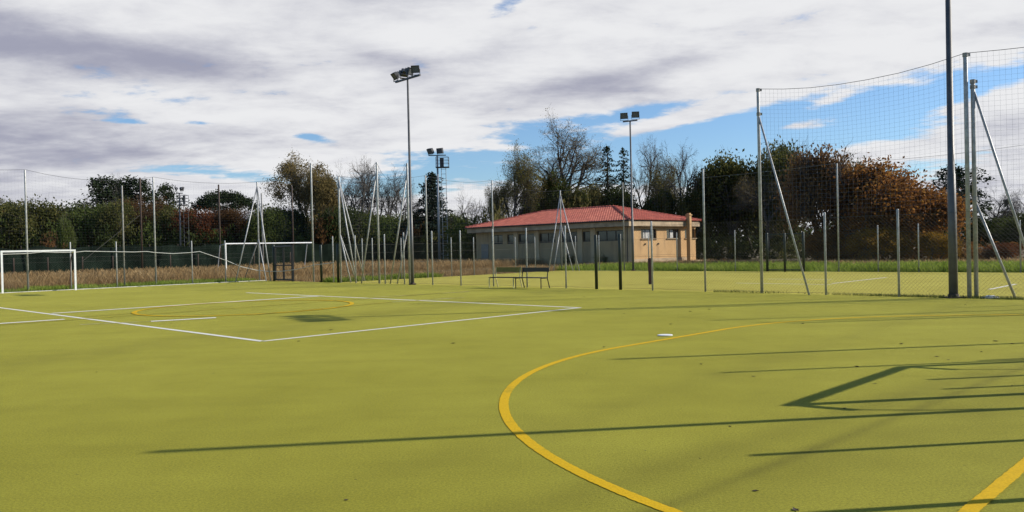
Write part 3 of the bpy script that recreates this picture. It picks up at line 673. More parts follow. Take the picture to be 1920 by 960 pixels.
# ------------------------------------------------------------------ clubhouse
def clubhouse():
    uu = arr([-.7071, .7071, 0]); vv = arr([.7071, .7071, 0]); E0 = arr([9.7, 66.0, 0]); LU, WV = 20.0, 10.8
    ZE, ZA, ZB = 3.74, 5.22, 3.24; AP = 5.7
    root = thing('clubhouse', 'low clubhouse with red tiled hip roof and ochre plaster walls', 'building', E0)
    def Q(a, b, z): return E0+uu*a+vv*b+arr([0, 0, z])
    OV = .75; EV = .42
    # walls with openings
    def wall(a0, a1, origin, du, nrm, z0, z1, ops, m, name='wall'):
        b = MB(); us = sorted({a0, a1, *[o_[0] for o_ in ops], *[o_[1] for o_ in ops]}); zs = sorted({z0, z1, *[o_[2] for o_ in ops], *[o_[3] for o_ in ops]})
        def pt(u, z, dd_=0): return arr(origin)+du*u+arr([0, 0, z])-nrm*dd_
        for i in range(len(us)-1):
            for j in range(len(zs)-1):
                uc, zc = (us[i]+us[i+1])/2, (zs[j]+zs[j+1])/2
                if any(o_[0] < uc < o_[1] and o_[2] < zc < o_[3] for o_ in ops): continue
                b.quad(pt(us[i], zs[j]), pt(us[i+1], zs[j]), pt(us[i+1], zs[j+1]), pt(us[i], zs[j+1]))
        for (u0, u1, c0, c1) in ops:
            D_ = .2
            b.quad(pt(u0, c0), pt(u0, c1), pt(u0, c1, D_), pt(u0, c0, D_)); b.quad(pt(u1, c0, D_), pt(u1, c1, D_), pt(u1, c1), pt(u1, c0))
            b.quad(pt(u0, c0, D_), pt(u1, c0, D_), pt(u1, c0), pt(u0, c0)); b.quad(pt(u0, c1), pt(u1, c1), pt(u1, c1, D_), pt(u0, c1, D_))
        part(name, b, m, root); return pt
    def window(pt, nrm, du, u0, u1, z0, z1, split=2, blind=None, sill=True, D_=.14):
        f = MB(); w = .05; c = lambda u, z: pt(u, z, D_)
        f.box(c((u0+u1)/2, z0+w/2+.002), du*(u1-u0)/2*.998, nrm*.03, (0, 0, w/2)); f.box(c((u0+u1)/2, z1-w/2-.002), du*(u1-u0)/2*.998, nrm*.03, (0, 0, w/2))
        for k in range(split+1):
            uk = u0+.03+(u1-u0-.06)*k/split; f.box(c(uk, (z0+z1)/2), du*.026, nrm*.026, (0, 0, (z1-z0)/2-w-.004))
        o = part('window', f, M['frame_dark'], root)
        g = MB(); g.quad(pt(u0, z0, .16)-E0, pt(u1, z0, .16)-E0, pt(u1, z1, .16)-E0, pt(u0, z1, .16)-E0)
        gl = subpart('pane', g, M['pane'], o); gl.location = E0
        if blind:
            bq = MB(); k0, k1 = u0+(u1-u0)*blind[0], u0+(u1-u0)*blind[1]; bq.box((pt(k0, z0, .150)+pt(k1, z1-.05, .150))/2-E0, du*(k1-k0)/2, nrm*.004, (0, 0, (z1-z0)/2-.06))
            gl = subpart('blind', bq, M['curtain'], o); gl.location = E0
        if sill:
            sb = MB(); sb.box(pt((u0+u1)/2, z0-.03, -.04)-E0, du*((u1-u0)/2+.06), nrm*.07, (0, 0, .03)); gl = subpart('sill', sb, M['concrete'], o); gl.location = E0
    # left (long) face, columns given in photo pixels
    def a_of(x):           # wall coordinate along the long face at photo column x
        k = ray(x, 460); k = k[0]/k[1]; W0 = E0+vv*OV; return (W0[0]-k*W0[1])/(.7071*(1+k))
    def b_of(x):
        k = ray(x, 440); k = k[0]/k[1]; W0 = E0+uu*EV; return (k*W0[1]-W0[0])/(.7071*(1-k))
    ops = []
    for x0, x1 in ((1171, 1119), (1107, 1092), (1083, 1051), (1042, 1011), (1002, 972), (964, 951), (943, 921)): ops.append((a_of(x0), a_of(x1), 2.05, 2.95))
    a_d0, a_d1 = a_of(916), a_of(903)
    pt = wall(EV, LU-.5, E0+vv*OV, uu, -vv, -.05, ZB, ops, M['plaster2'])
    for o_ in ops: window(pt, -vv, uu, *o_, split=max(1, round((o_[1]-o_[0])/1.0)), sill=False)
    d = MB(); d.box(pt((a_d0+a_d1)/2, 1.05, -.03), uu*(a_d1-a_d0)/2, vv*.03, (0, 0, 1.05)); part('door', d, M['door'], root)
    # plaster piers between the windows
    for i, x in enumerate((1181, 1113, 1088, 1047, 1007, 968)):
        q = MB(); a = a_of(x); q.box(pt(a, 1.6, -.035), uu*(.28 if i else .30), vv*.034, (0, 0, 1.63)); part('pier', q, M['pier'], root)
    # right (short) face
    ops = [(b_of(1202), b_of(1231), 2.18, 3.0), (b_of(1250), b_of(1274), 2.18, 3.0), (b_of(1284), b_of(1304), 2.18, 3.0)]
    o0 = E0+uu*EV
    pt2 = wall(OV, WV-.45, o0, vv, -uu, -.05, ZB, [(o_[0], o_[1], o_[2], o_[3]) for o_ in ops], M['plaster'])
    for i, o_ in enumerate(ops): window(pt2, -uu, vv, *o_, split=3, blind=((.22, .62), (.30, .60), None)[i])
    c = MB(); bc = b_of(1281); zc = zat(o0+vv*bc-uu*.8, 404)
    q0 = o0+vv*bc-uu*.62
    c.box(up(q0, zc/2-.05), vv*.16, uu*.18, (0, 0, zc/2+.05)); c.box(up(q0, zc+.05), vv*.21, uu*.23, (0, 0, .05)); c.box(up(q0, zc+.16), vv*.13, uu*.14, (0, 0, .06)); part('chimney', c, M['plaster'], root)
    q = MB(); q.box(Q(EV-.035, OV+.16, 1.6), uu*.034, vv*.2, (0, 0, 1.62)); part('corner_pier', q, M['concrete'], root)
    q = MB(); q.box(pt2(5.2, .22, -.02), vv*4.2, uu*.019, (0, 0, .25)); part('plinth', q, M['concrete'], root)
    q = MB(); q.box(pt2(b_of(1295), .06, -.55), vv*1.3, uu*.45, (0, 0, .10)); part('step_slab', q, M['concrete'], root)
    q = MB()
    for x in (1192.5+0, 1217): q.tube([pt2(b_of(x+16), 1.72, 0), pt2(b_of(x+16), 1.72, -.12)], .07, 8)
    part('vent', q, M['dark_gap'], root)
    # back walls
    bk = MB(); z0, z1 = -.05, ZB
    A_, B_, C_ = Q(EV, WV-.45, 0), Q(LU-.5, WV-.45, 0), Q(LU-.5, OV, 0)
    for p_, q_ in ((A_, B_), (B_, C_)): bk.quad(up(q_, z0), up(p_, z0), up(p_, z1), up(q_, z1))
    part('back_wall', bk, M['plaster2'], root)
    # fascia beam all round and soffit
    fb = MB(); t = .12; zc_, hz = (ZB+ZE)/2-.02, (ZE-ZB)/2-.02
    fb.box(Q(t/2, WV/2, zc_), uu*t/2, vv*WV/2, (0, 0, hz)); fb.box(Q(LU-t/2, WV/2, zc_), uu*t/2, vv*WV/2, (0, 0, hz))
    part('fascia', fb, M['concrete'], root); fb = MB()
    fb.box(Q(LU/2, t/2, zc_), uu*(LU/2-t-.002), vv*t/2, (0, 0, hz)); fb.box(Q(LU/2, WV-t/2, zc_), uu*(LU/2-t-.002), vv*t/2, (0, 0, hz)); part('fascia', fb, M['concrete'], root)
    sf = MB(); sf.box(Q(LU/2, WV/2, ZB+.025), uu*(LU/2-t-.004), vv*(WV/2-t-.004), (0, 0, .02)); part('soffit', sf, M['concrete'], root)
    # hip roof of half-round tiles
    rf = MB(); O = .12
    def RQ(a, b, z): return Q(a, b, z)
    e = [(-O, -O), (LU+O, -O), (LU+O, WV+O), (-O, WV+O)]; r0, r1 = (AP, WV/2), (LU-AP, WV/2)
    z_e = ZE+.0
    e3 = [RQ(a, b, z_e) for a, b in e]; R0, R1 = RQ(*r0, ZA), RQ(*r1, ZA)
    rf.quad(e3[1], e3[0], R0, R1); rf.quad(e3[3], e3[2], R1, R0); rf.tri(e3[0], e3[3], R0); rf.tri(e3[2], e3[1], R1)
    def tiles(p, q, ra, rb):        # eave p -> q, ridge ra (above p side) -> rb
        p, q, ra, rb = map(arr, (p, q, ra, rb)); ed = q-p; L_ = np.linalg.norm(ed); ed /= L_
        w = ra-p; x0 = w@ed; up_ = w-ed*x0; S_ = np.linalg.norm(up_); up_ /= S_; x1 = (rb-p)@ed; nn = np.cross(ed, up_)
        if nn[2] < 0: nn = -nn
        TW, TL = .26, .40; nrow = int(S_/TL)+1
        for j in range(nrow):
            q0_, q1_ = j*S_/nrow, (j+1)*S_/nrow; k = (q0_+q1_)/2/S_
            lo, hi = x0*k, L_+(x1-L_)*k; i0 = int(math.ceil(lo/TW)); i1 = int(math.floor(hi/TW))
            for i in range(i0, i1+1):
                x = i*TW; prof = []
                for s_ in range(5):
                    a = math.pi*s_/4; prof.append((x-math.cos(a)*TW*.42, math.sin(a)*.075))
                for s_ in range(4):
                    (xa, ha), (xb, hb) = prof[s_], prof[s_+1]
                    if s_ == 0: base_i = len(rf.v)
                rows = []
                for qq, lift in ((q0_-.03, .035), (q1_, .0)):
                    for (xa, ha) in prof: rf.v.append(tuple(p+ed*xa+up_*qq+nn*(ha+lift+.004)))
                for s_ in range(4): rf.f.append((base_i+s_, base_i+s_+1, base_i+5+s_+1, base_i+5+s_))
                rf.f.append(tuple(base_i+s_ for s_ in range(5)))
    tiles(e3[0], e3[1], R0, R1); tiles(e3[2], e3[3], R1, R0); tiles(e3[3], e3[0], R0, R0); tiles(e3[1], e3[2], R1, R1)
    ro = part('roof', rf, M['tile'], root)
    rc = MB()
    for a, b in ((e3[0], R0), (e3[3], R0), (e3[1], R1), (e3[2], R1), (R0, R1)):
        a, b = arr(a), arr(b); nseg = int(np.linalg.norm(b-a)/.38)
        for k in range(nseg):
            s0 = a+(b-a)*k/nseg; s1 = a+(b-a)*(k+1.08)/nseg; rc.tube([s0+arr([0, 0, .06]), s1+arr([0, 0, .05])], [.12, .095], 8)
    o = subpart('ridge_tiles', rc, M['tile'], ro)
    dp = MB(); dp.tube([Q(.5, OV-.07, ZB+.1), Q(.5+.2, OV-.07, ZB-.1), Q(.5+.2, OV-.07, .05)], .045, 8); part('downpipe', dp, M['frame_dark'], root)
    gt = MB(); gt.tube([RQ(-O-.05, -O-.06, ZE-.02), RQ(LU+O, -O-.06, ZE-.02)], .055, 8); part('gutter', gt, M['frame_dark'], root)
clubhouse()

# ------------------------------------------------------------------ windbreak cloth, old posts beyond the fence
def windbreak():
    T = 104.; root = thing('windbreak_fence', 'long dark green shade cloth fence at the back of the dry field', 'fence', on_t(400, T)); b = MB(); p0, p1 = on_t(-260, T), on_t(905, T); n = 120; rg = np.random.default_rng(2)
    P_ = [p0+(p1-p0)*k/n for k in range(n+1)]; zt = [2.55+.10*math.sin(k*.9)+rg.uniform(-.07, .07) for k in range(n+1)]; nn = arr([.7, -.7, 0])
    for k in range(n):
        for j in range(4):
            def q(i, jj): return P_[i]+nn*(.08*math.sin(i*1.3+jj))+arr([0, 0, -.05+(zt[i]+.05)*jj/4])
            b.quad(q(k, j), q(k+1, j), q(k+1, j+1), q(k, j+1))
    part('shade_cloth', b, M['cloth'], root)
    for k in range(0, n+1, 5): add_post(root, P_[k]+arr([-.15, .15, 0]), 2.7, .04, M['rust'])
windbreak()
def old_posts():
    T = 97.; root = thing('old_wire_fence', 'line of low dark rusty posts with wire in the dry grass', 'fence', on_t(155, T))
    for x in (-40, 26, 90, 155, 212, 320, 372, 477, 545): add_post(root, on_t(x, T), zat(on_t(x, T), proj(up(on_t(x, T), 1.75))[1]), .05, M['rust'])
    part('line_wires', wires(on_t(-40, T), on_t(545, T), (1.7, 1.35), .006, 30), M['wire'], root)
    for x, y, lab in ((267, 333, 'tall thin rusty brown pole in the dry field, leftmost of the brown poles'), (414, 346, 'tall thin rusty brown pole in front of the umbrella pine'), (551, 349, 'tall thin brown pole seen above the dark mesh gate'), (494, 362, 'thin pale pole beside the braced corner net post')):
        p = on_t(x, T-1); h = zat(p, y); o = link('tall_pole', post_mesh(h, .07, M['rust'] if x != 494 else M['galv_old']), None, p); tag(o, lab, 'pole')
    b = MB(); a = on_t(155, T-.5); q = on_t(267, T-1); b.tube([up(a, zat(a, 490)), up(q, zat(q, 402))], .02, 5)
    tag(link('guy_wire', b.mesh('guy_wire', M['wire'])), 'slanting guy wire from a low post to the leftmost brown pole', 'cable')
old_posts()

# ------------------------------------------------------------------ trees
def unit(v): return v/(np.linalg.norm(v)+1e-9)
class Tree:
    def __init__(s, seed): s.r = np.random.default_rng(seed); s.mb = MB(); s.tips = []
    def grow(s, p, d, L_, r, lv, mx, spread, trop, kids, wig=.16, lenf=.68):
        r_ = s.r; n = 3 if lv < mx else 2; pts = [p]; rs = [r]; dirs = [d]; r1 = r*(.55 if lv < mx else .35)
        for i in range(n):
            d = unit(d+r_.normal(0, wig, 3)+arr([0, 0, trop])); p = p+d*L_/n; pts.append(p); rs.append(r+(r1-r)*(i+1)/n); dirs.append(d)
        s.mb.tube(pts, rs, 6 if lv <= 1 else (4 if lv == 2 else 3), False)
        if lv >= mx-1: s.tips.append((pts[-1], d, lv)); s.tips.append(((pts[-1]+pts[-2])/2, d, lv))
        if lv >= mx: return
        nk = kids[min(lv, len(kids)-1)]; ph0 = r_.uniform(0, 6.28)
        for k in range(nk):
            t = (.30 if lv else .35)+(.7 if lv else .65)*(k+r_.uniform(.2, 1))/nk; t = min(t, 1); i = min(int(t*n), n-1); f = t*n-i; q = pts[i]*(1-f)+pts[i+1]*f; dd_ = dirs[i+1]
            a = unit(np.cross(dd_, r_.normal(0, 1, 3))); ph = ph0+k*2.4; b_ = np.cross(dd_, a); side = math.cos(ph)*a+math.sin(ph)*b_
            an = spread*r_.uniform(.7, 1.25); nd = unit(dd_*math.cos(an)+side*math.sin(an)); rr = max((rs[i]*(1-f)+rs[i+1]*f)*.64, .010)
            s.grow(q, nd, L_*lenf*r_.uniform(.75, 1.2)*(1.12-.45*t if lv == 0 else 1), rr, lv+1, mx, spread, trop, kids, wig, lenf)
def leaf_quads(r_, centres, n_each, rad, size, flat=1.):
    c = np.repeat(centres, n_each, 0); n = len(c); c = c+r_.normal(0, 1, (n, 3))*rad*arr([1, 1, flat]); a = r_.normal(0, 1, (n, 3)); a /= np.linalg.norm(a, axis=1, keepdims=True)
    b = np.cross(a, r_.normal(0, 1, (n, 3))); b /= np.linalg.norm(b, axis=1, keepdims=True); sz = size*r_.uniform(.6, 1.35, (n, 1)); a = a*sz; b = b*sz*.62
    return np.stack([c-a, c+b*.9-a*.1, c+a, c-b*.9+a*.1], 1)
PROTO = {}
def make_proto(kind, seed):
    k = (kind, seed)
    if k in PROTO: return PROTO[k]
    T = Tree(seed*31+hash_kind(kind)); r_ = T.r; z = arr([0, 0, 1.])
    bark = M['bark']
    lm = None; V = None
    if kind in ('bare', 'bareleaf', 'sparse', 'brown'):
        ns = {'bare': 3, 'bareleaf': 5, 'sparse': 4, 'brown': 4}[kind]; z0 = {'bare': 3.6, 'bareleaf': 5.6, 'sparse': 2.4, 'brown': 3.2}[kind]
        T.mb.tube([(0, 0, -.2), (.03, .02, z0*.6), (0, 0, z0+.2)], [.30, .25, .21], 7, False)
        if kind in ('bareleaf', 'sparse', 'brown'):
            for k in range(5): T.grow(arr([0, 0, z0*r_.uniform(.45, .95)]), unit(arr([math.cos(k*2.4), math.sin(k*2.4), .5])), 2.0, .07, 1, 4, .7, .03, (6, 4, 4, 3), .16, .6)
        for i in range(ns):
            a = 6.28*i/ns+r_.uniform(-.5, .5); le = (.08 if i == 0 else r_.uniform(.42, .8))
            T.grow(arr([.05*math.cos(a), .05*math.sin(a), z0*(1 if i else 1.0)]), unit(arr([le*math.cos(a), le*math.sin(a), 1])), r_.uniform(4.2, 5.2)*(1 if i else 1.2), .17, 0, 4, .74, .018, (6, 5, 5, 4), .15, .60)
        tips = arr([t[0] for t in T.tips]); bark = M['bark_grey'] if kind != 'brown' else M['bark']
        cfg = {'bare': ('lf_brown', .12, 1, .10, .06), 'bareleaf': ('lf_olive', .6, 2, .18, .055), 'sparse': ('lf_yell', .85, 4, .24, .062), 'brown': ('lf_brown', .9, 5, .26, .09)}[kind]
        sel = tips[r_.random(len(tips)) < cfg[1]]; V = leaf_quads(r_, sel, cfg[2], cfg[3], cfg[4]); lm = cfg[0]
        return fin(k, T, bark, V, lm)
    if kind in ('oak', 'dark', 'green', 'autumn', 'gold', 'russet', 'lowgold', 'oakbrown'):
        for i in range(2):
            a = r_.uniform(0, 6.28); T.grow(arr([.2*math.cos(a), .2*math.sin(a), -.2]), unit(arr([.28*math.cos(a), .28*math.sin(a), 1])), 4.2, .17, 0, 3, .85, .02, (9, 6, 6), .18, .66)
        tips = arr([t[0] for t in T.tips]); lm = {'oak': 'lf_oak', 'dark': 'lf_dark', 'green': 'lf_green', 'autumn': 'lf_orange', 'gold': 'lf_gold', 'russet': 'lf_russet', 'lowgold': 'lf_gold', 'oakbrown': 'lf_brown'}[kind]
        zc = np.quantile(tips[:, 2], .95); ra = np.quantile(np.hypot(tips[:, 0], tips[:, 1]), .9); cc = arr([0, 0, zc*.5]); ax = arr([ra, ra, zc*.52]); q = np.linalg.norm((tips-cc)/ax, axis=1, keepdims=True)
        tips = np.where(q > 1, cc+(tips-cc)/q*r_.uniform(.80, 1.04, q.shape), tips)
        f_ = np.sin(tips[:, 0]*2.1+seed)*np.sin(tips[:, 1]*2.3+1)+np.sin(tips[:, 2]*2.6+tips[:, 0]*1.3)*.7; tips = tips[f_ > -.75]
        ne = 12 if kind != 'oakbrown' else 8
        V = leaf_quads(r_, tips, ne, .33, .115)
        return fin(k, T, bark, V, lm)
    if kind == 'bush':
        cs = []
        for i in range(26):
            a = r_.uniform(0, 6.28); rr = math.sqrt(r_.uniform(0, 1))*1.5; h = r_.uniform(.2, 2.3)*(1-.28*rr); q = arr([rr*math.cos(a), rr*math.sin(a), h]); T.mb.tube([(0, 0, -.1), q*.5+arr([0, 0, .1]), q], [.03, .02, .008], 4, False); cs.append(q)
        base = arr(cs); sub = np.repeat(base, 7, 0)+r_.normal(0, .28, (26*7, 3)); sub[:, 2] = np.maximum(sub[:, 2], .08)
        V = leaf_quads(r_, sub, 12, .16, .095); return fin(k, T, bark, V, None)
    if kind in ('conifer', 'cedar'):
        H_ = 10.; T.mb.tube([(0, 0, -.2), (0, 0, H_*.5), (.05, 0, H_)], [.2, .12, .02], 6, False); cs = []
        for i in range(120 if kind == 'cedar' else 78):
            h = H_*(.10+.90*(i+r_.uniform(0, 1))/(120 if kind == 'cedar' else 78)); k_ = 1-(h/H_); mxr = (.25+2.5*k_**.8) if kind == 'conifer' else (.3+3.3*k_**.7*(1-.55*max(0, k_-.6)/.4))
            a = i*2.4+r_.uniform(-.4, .4); L_ = mxr*r_.uniform(.55, 1.1); up_ = (.30 if kind == 'conifer' else .25)*r_.uniform(.2, 1.4); pts = [arr([0, 0, h])]
            for j in range(1, 4): pts.append(arr([math.cos(a)*L_*j/3, math.sin(a)*L_*j/3, h+L_*(up_*j/3-.35*(j/3)**2)]))
            T.mb.tube(pts, [.035, .025, .015, .006], 3, False); n_ = max(3, int(L_*7))
            for j in range(n_):
                f = (j+1)/n_*3; ii = min(int(f), 2); ff = min(f-ii, 1); cs.append(pts[ii]*(1-ff)+pts[ii+1]*ff)
        for j in range(6): cs.append(arr([.04, 0, H_-.1*j]))
        V = leaf_quads(r_, arr(cs), 7, .15, .13, .7) if kind == 'cedar' else leaf_quads(r_, arr(cs), 8, .085, .085, .8); return fin(k, T, bark, V, 'lf_pine' if kind == 'conifer' else 'lf_blue')
    if kind in ('pine', 'umbrella'):
        H_ = 10.; cs = []
        if kind == 'umbrella':
            top = arr([.3, 0, 6.6]); T.mb.tube([(0, 0, -.2), (.15, .05, 3.4), top], [.26, .22, .18], 7, False)
            for i in range(46):
                a = i*2.4; rr = 4.6*math.sqrt((i+.5)/46); q = arr([.3+rr*math.cos(a), rr*math.sin(a), 9.3-.085*rr*rr+r_.uniform(-.25, .35)]); m_ = top+(q-top)*.55+arr([0, 0, -.35]); T.mb.tube([top-arr([0, 0, r_.uniform(0, .8)]), m_, q], [.08, .05, .015], 4, False); cs += [q+r_.normal(0, 1, 3)*arr([.42, .42, .2]) for _ in range(16)]
        else:
            T.mb.tube([(0, 0, -.2), (.1, .1, 4.5), (.0, 0, H_-.4)], [.22, .15, .04], 6, False)
            for i in range(38):
                h = H_*(.30+.70*(i+r_.uniform(0, 1))/38); k_ = 1-h/H_; a = i*2.4+r_.uniform(-.6, .6); L_ = (.5+2.7*k_**.65)*r_.uniform(.5, 1.15); q = arr([math.cos(a)*L_, math.sin(a)*L_, h+L_*.22]); T.mb.tube([(0, 0, h-.2), q*arr([.5, .5, 1])-arr([0, 0, .12*L_]), q], [.05, .035, .012], 3, False); cs += [q+r_.normal(0, 1, 3)*arr([.36, .36, .22]) for _ in range(8)]; cs += [q*arr([.6, .6, 1])+r_.normal(0, 1, 3)*arr([.3, .3, .2]) for _ in range(3)]
        V = leaf_quads(r_, arr(cs), 13, .20, .13); return fin(k, T, bark, V, 'lf_pine')
def hash_kind(s): return sum(ord(c)*(i+3) for i, c in enumerate(s)) % 997
def fin(k, T, bark, V, lm):
    tv = arr(T.mb.v); pts = np.concatenate([tv, V.reshape(-1, 3)]) if V is not None and len(V) else tv
    tp = arr([t[0] for t in T.tips]) if T.tips else pts; H_ = np.quantile(tp[:, 2], .992)+.12 if T.tips else np.quantile(pts[:, 2], .995); rad = np.quantile(np.hypot(tp[:, 0], tp[:, 1]), .93 if T.tips else .97)
    me = T.mb.mesh('trunk', bark); cm = quads_mesh('crown', V, M[lm] if lm else M['lf_dark']) if V is not None and len(V) else None
    PROTO[k] = (me, cm, H_, rad, lm); return PROTO[k]
_alt = {}
def tree(kind, seed, x, top, hw, D, label, group=None, name=None, lm=None, cat='tree', rz=None, t_line=None, s_line=None, zb=-.06, D_=None):
    if D_: D = D_
    if t_line: b = on_t(x, t_line)
    elif s_line: b = on_s(x, s_line)
    else: b = P(x, 470, D)
    b = arr([b[0], b[1], zb]); me, cm, H_, rad, l0 = make_proto(kind, seed); h = zat(b, top)-zb; w = hw*np.hypot(b[0], b[1])/FPX*.98
    root = thing(name or {'conifer': 'conifer_tree', 'cedar': 'cedar_tree', 'pine': 'pine_tree', 'umbrella': 'umbrella_pine', 'bush': 'bush', 'bare': 'bare_tree', 'bareleaf': 'bare_tree', 'sparse': 'deciduous_tree', 'brown': 'deciduous_tree', 'autumn': 'autumn_tree', 'gold': 'autumn_tree', 'russet': 'autumn_tree', 'lowgold': 'autumn_bush', 'oakbrown': 'oak_tree', 'oak': 'oak_tree', 'dark': 'evergreen_tree', 'green': 'leafy_tree'}[kind], label, cat, b, group)
    root.rotation_euler = (0, 0, rz if rz is not None else (x*.013*6.28) % 6.28); root.scale = (w/rad, w/rad, h/H_)
    link('trunk' if kind != 'bush' else 'stems', me, root)
    if cm is not None:
        use = cm
        if lm and lm != l0:
            kk = (kind, seed, lm)
            if kk not in _alt: _alt[kk] = cm.copy(); _alt[kk].materials.clear(); _alt[kk].materials.append(M[lm])
            use = _alt[kk]
        link('crown' if kind != 'bush' else 'foliage', use, root)
    return root
# right side: oaks and autumn trees behind the far pitch
SR = 92
tree('oak', 1, 1372, 284, 84, 0, 'dark green oak immediately right of the clubhouse', D_=86)
tree('dark', 1, 1330, 314, 52, 0, 'dark leafy tree rising close behind the right end of the clubhouse', D_=92)
tree('oak', 2, 1466, 260, 80, 0, 'tallest dark oak behind the tall braced net post', D_=84)
tree('oakbrown', 1, 1538, 264, 80, 0, 'brown thinning oak left of the orange autumn tree', s_line=SR-1, lm='lf_rust')
tree('bareleaf', 3, 1440, 330, 60, 0, 'grey twiggy bush like tree in front of the dark oaks', D_=80)
tree('bare', 2, 1530, 300, 60, 0, 'twiggy half bare tree in front of the brown oak', s_line=SR-3, rz=2.2, lm='lf_rust')
tree('autumn', 1, 1648, 298, 104, 0, 'large orange brown autumn tree left of the thick dark mast', s_line=SR-1)
tree('autumn', 2, 1716, 338, 84, 0, 'lower rust coloured autumn tree beside the thick dark mast', s_line=SR-2)
tree('oak', 3, 1606, 296, 56, 0, 'dark green tree top showing behind the orange tree', s_line=SR+4)
tree('lowgold', 1, 1640, 424, 60, 0, 'golden leaved low bush under the orange tree', s_line=SR-7)
tree('lowgold', 2, 1752, 436, 44, 0, 'yellow low bush at the foot of the thick dark mast', s_line=SR-7)
tree('autumn', 1, 1560, 430, 50, 0, 'low copper brown shrub under the brown oak', s_line=SR-5, rz=2.)
tree('pine', 1, 1800, 314, 56, 0, 'dark pine right of the thick dark mast', s_line=SR+12)
tree('dark', 2, 1880, 405, 70, 0, 'dark low tree at the far right edge', s_line=SR+20)
tree('bare', 1, 1868, 352, 48, 0, 'bare tree with fine twigs right of the dark pine', s_line=SR+26)
tree('bare', 2, 1912, 345, 40, 0, 'bare tree cut by the right edge of the picture', s_line=SR+24)
tree('russet', 1, 1900, 455, 46, 0, 'reddish shrub low at the right edge', s_line=SR-5)
tree('dark', 1, 1955, 390, 70, 0, 'dark tree just beyond the right edge', s_line=SR+14)
tree('oak', 2, 1410, 352, 70, 0, 'dark broad tree low behind the twiggy tree', D_=90, lm='lf_dark', rz=1.)
for i, (x, y, w) in enumerate(((1350, 440, 40), (1400, 450, 42), (1455, 452, 40), (1508, 448, 44), (1575, 450, 44), (1625, 455, 40), (1690, 450, 46), (1745, 455, 36), (1800, 450, 40), (1850, 452, 44))):
    tree('bush', 1+i % 3, x, y, w, 0, 'dark shaded undergrowth bush at the foot of the right hand trees', 'undergrowth under the right hand trees', s_line=(SR-3.5+(i % 2)*2) if i > 3 else None, D_=80+i % 2, lm=('lf_orange' if i % 2 else 'lf_rust') if i > 3 else 'lf_oak', cat='bush')
# behind the clubhouse
tree('sparse', 1, 962, 278, 60, 90, 'grey green thinly leaved tree left behind the clubhouse roof')
tree('bareleaf', 1, 1066, 226, 86, 93, 'tallest nearly bare tree rising behind the clubhouse roof')
tree('green', 1, 1040, 318, 40, 90, 'round green tree in front of the tallest bare tree')
tree('conifer', 1, 1142, 276, 46, 92, 'dark spiky conifer, left of the two behind the roof peak')
tree('conifer', 2, 1172, 280, 38, 90, 'dark spiky conifer nearer the thin two lamp mast')
tree('bare', 3, 1212, 258, 58, 92, 'bare tree right of the thin two lamp mast')
tree('bare', 1, 1282, 268, 58, 88, 'bare tree with upright boughs over the right end of the roof', rz=1.3)
tree('sparse', 1, 1240, 300, 50, 91, 'olive thinly leaved tree behind the right slope of the roof', rz=2.)
tree('bare', 2, 1322, 292, 46, 90, 'bare twiggy tree above the chimney')
tree('green', 2, 1112, 330, 40, 89, 'olive green tree below the two conifers', lm='lf_yell')
tree('dark', 2, 990, 342, 36, 92, 'dark bushy tree between the thin tree and the bare tree', lm='lf_oak')
tree('oak', 1, 1085, 345, 46, 88, 'dark undergrowth tree above the middle of the roof')
tree('dark', 1, 1160, 345, 44, 88, 'dark tree directly above the roof peak')
tree('green', 1, 1245, 350, 34, 86, 'rounded green tree above the right slope of the roof', lm='lf_oak')
tree('dark', 2, 1215, 365, 40, 86, 'dark low tree above the right roof slope')
tree('oak', 3, 1300, 352, 40, 84, 'dark tree above the chimney')
tree('sparse', 2, 930, 345, 40, 92, 'small grey thin leaved tree above the left roof corner')
tree('bare', 2, 882, 350, 44, 95, 'small pale bare tree between the cedar and the clubhouse')
for i, (x, y, w) in enumerate(((870, 405, 40), (905, 395, 38), (945, 385, 40), (1000, 372, 44), (1050, 370, 44), (1105, 372, 44), (1190, 378, 40), (1265, 388, 40), (1310, 395, 36))):
    tree('bush', 1+i % 3, x, y, w, 90-2*(i % 3), 'dark bush filling the gap behind the clubhouse roof', 'bushes behind the clubhouse', lm=('lf_green', 'lf_oak', 'lf_yell')[i % 3], cat='bush')
# left belt beyond the windbreak
tree('cedar', 1, 812, 327, 44, 104, 'dark cedar behind the caged ladder tower', zb=-.06)
tree('brown', 1, 580, 300, 66, 112, 'large olive brown tree left of the braced posts', lm='lf_olive')
tree('oakbrown', 2, 618, 322, 46, 108, 'brown tree on the right flank of the large olive brown one', lm='lf_olive')
tree('bare', 3, 676, 296, 66, 110, 'bare tree seen between the braced net posts')
tree('bare', 1, 728, 310, 58, 114, 'bare tree left of the four lamp mast', rz=4.)
tree('bare', 2, 650, 306, 52, 113, 'bare tree directly behind the left braced net post')
tree('bare', 3, 704, 302, 58, 116, 'bare tree, middle one of the group behind the braced posts', rz=2.)
tree('bare', 1, 752, 334, 44, 112, 'low bare tree touching the four lamp mast')
tree('umbrella', 1, 428, 359, 58, 122, 'umbrella pine with flat dark crown')
tree('pine', 2, 196, 332, 48, 120, 'dark pine, tallest on the left skyline')
tree('pine', 1, 260, 334, 48, 122, 'dense dark pine beside the tallest left pine')
tree('pine', 3, 314, 346, 32, 128, 'dark pine left of the pale lighting tower')
tree('pine', 3, 230, 340, 44, 124, 'dark pine filling the gap behind the two tallest left pines', rz=1.)
tree('bare', 2, 226, 331, 20, 119, 'thin bare treetop between the two left pines')
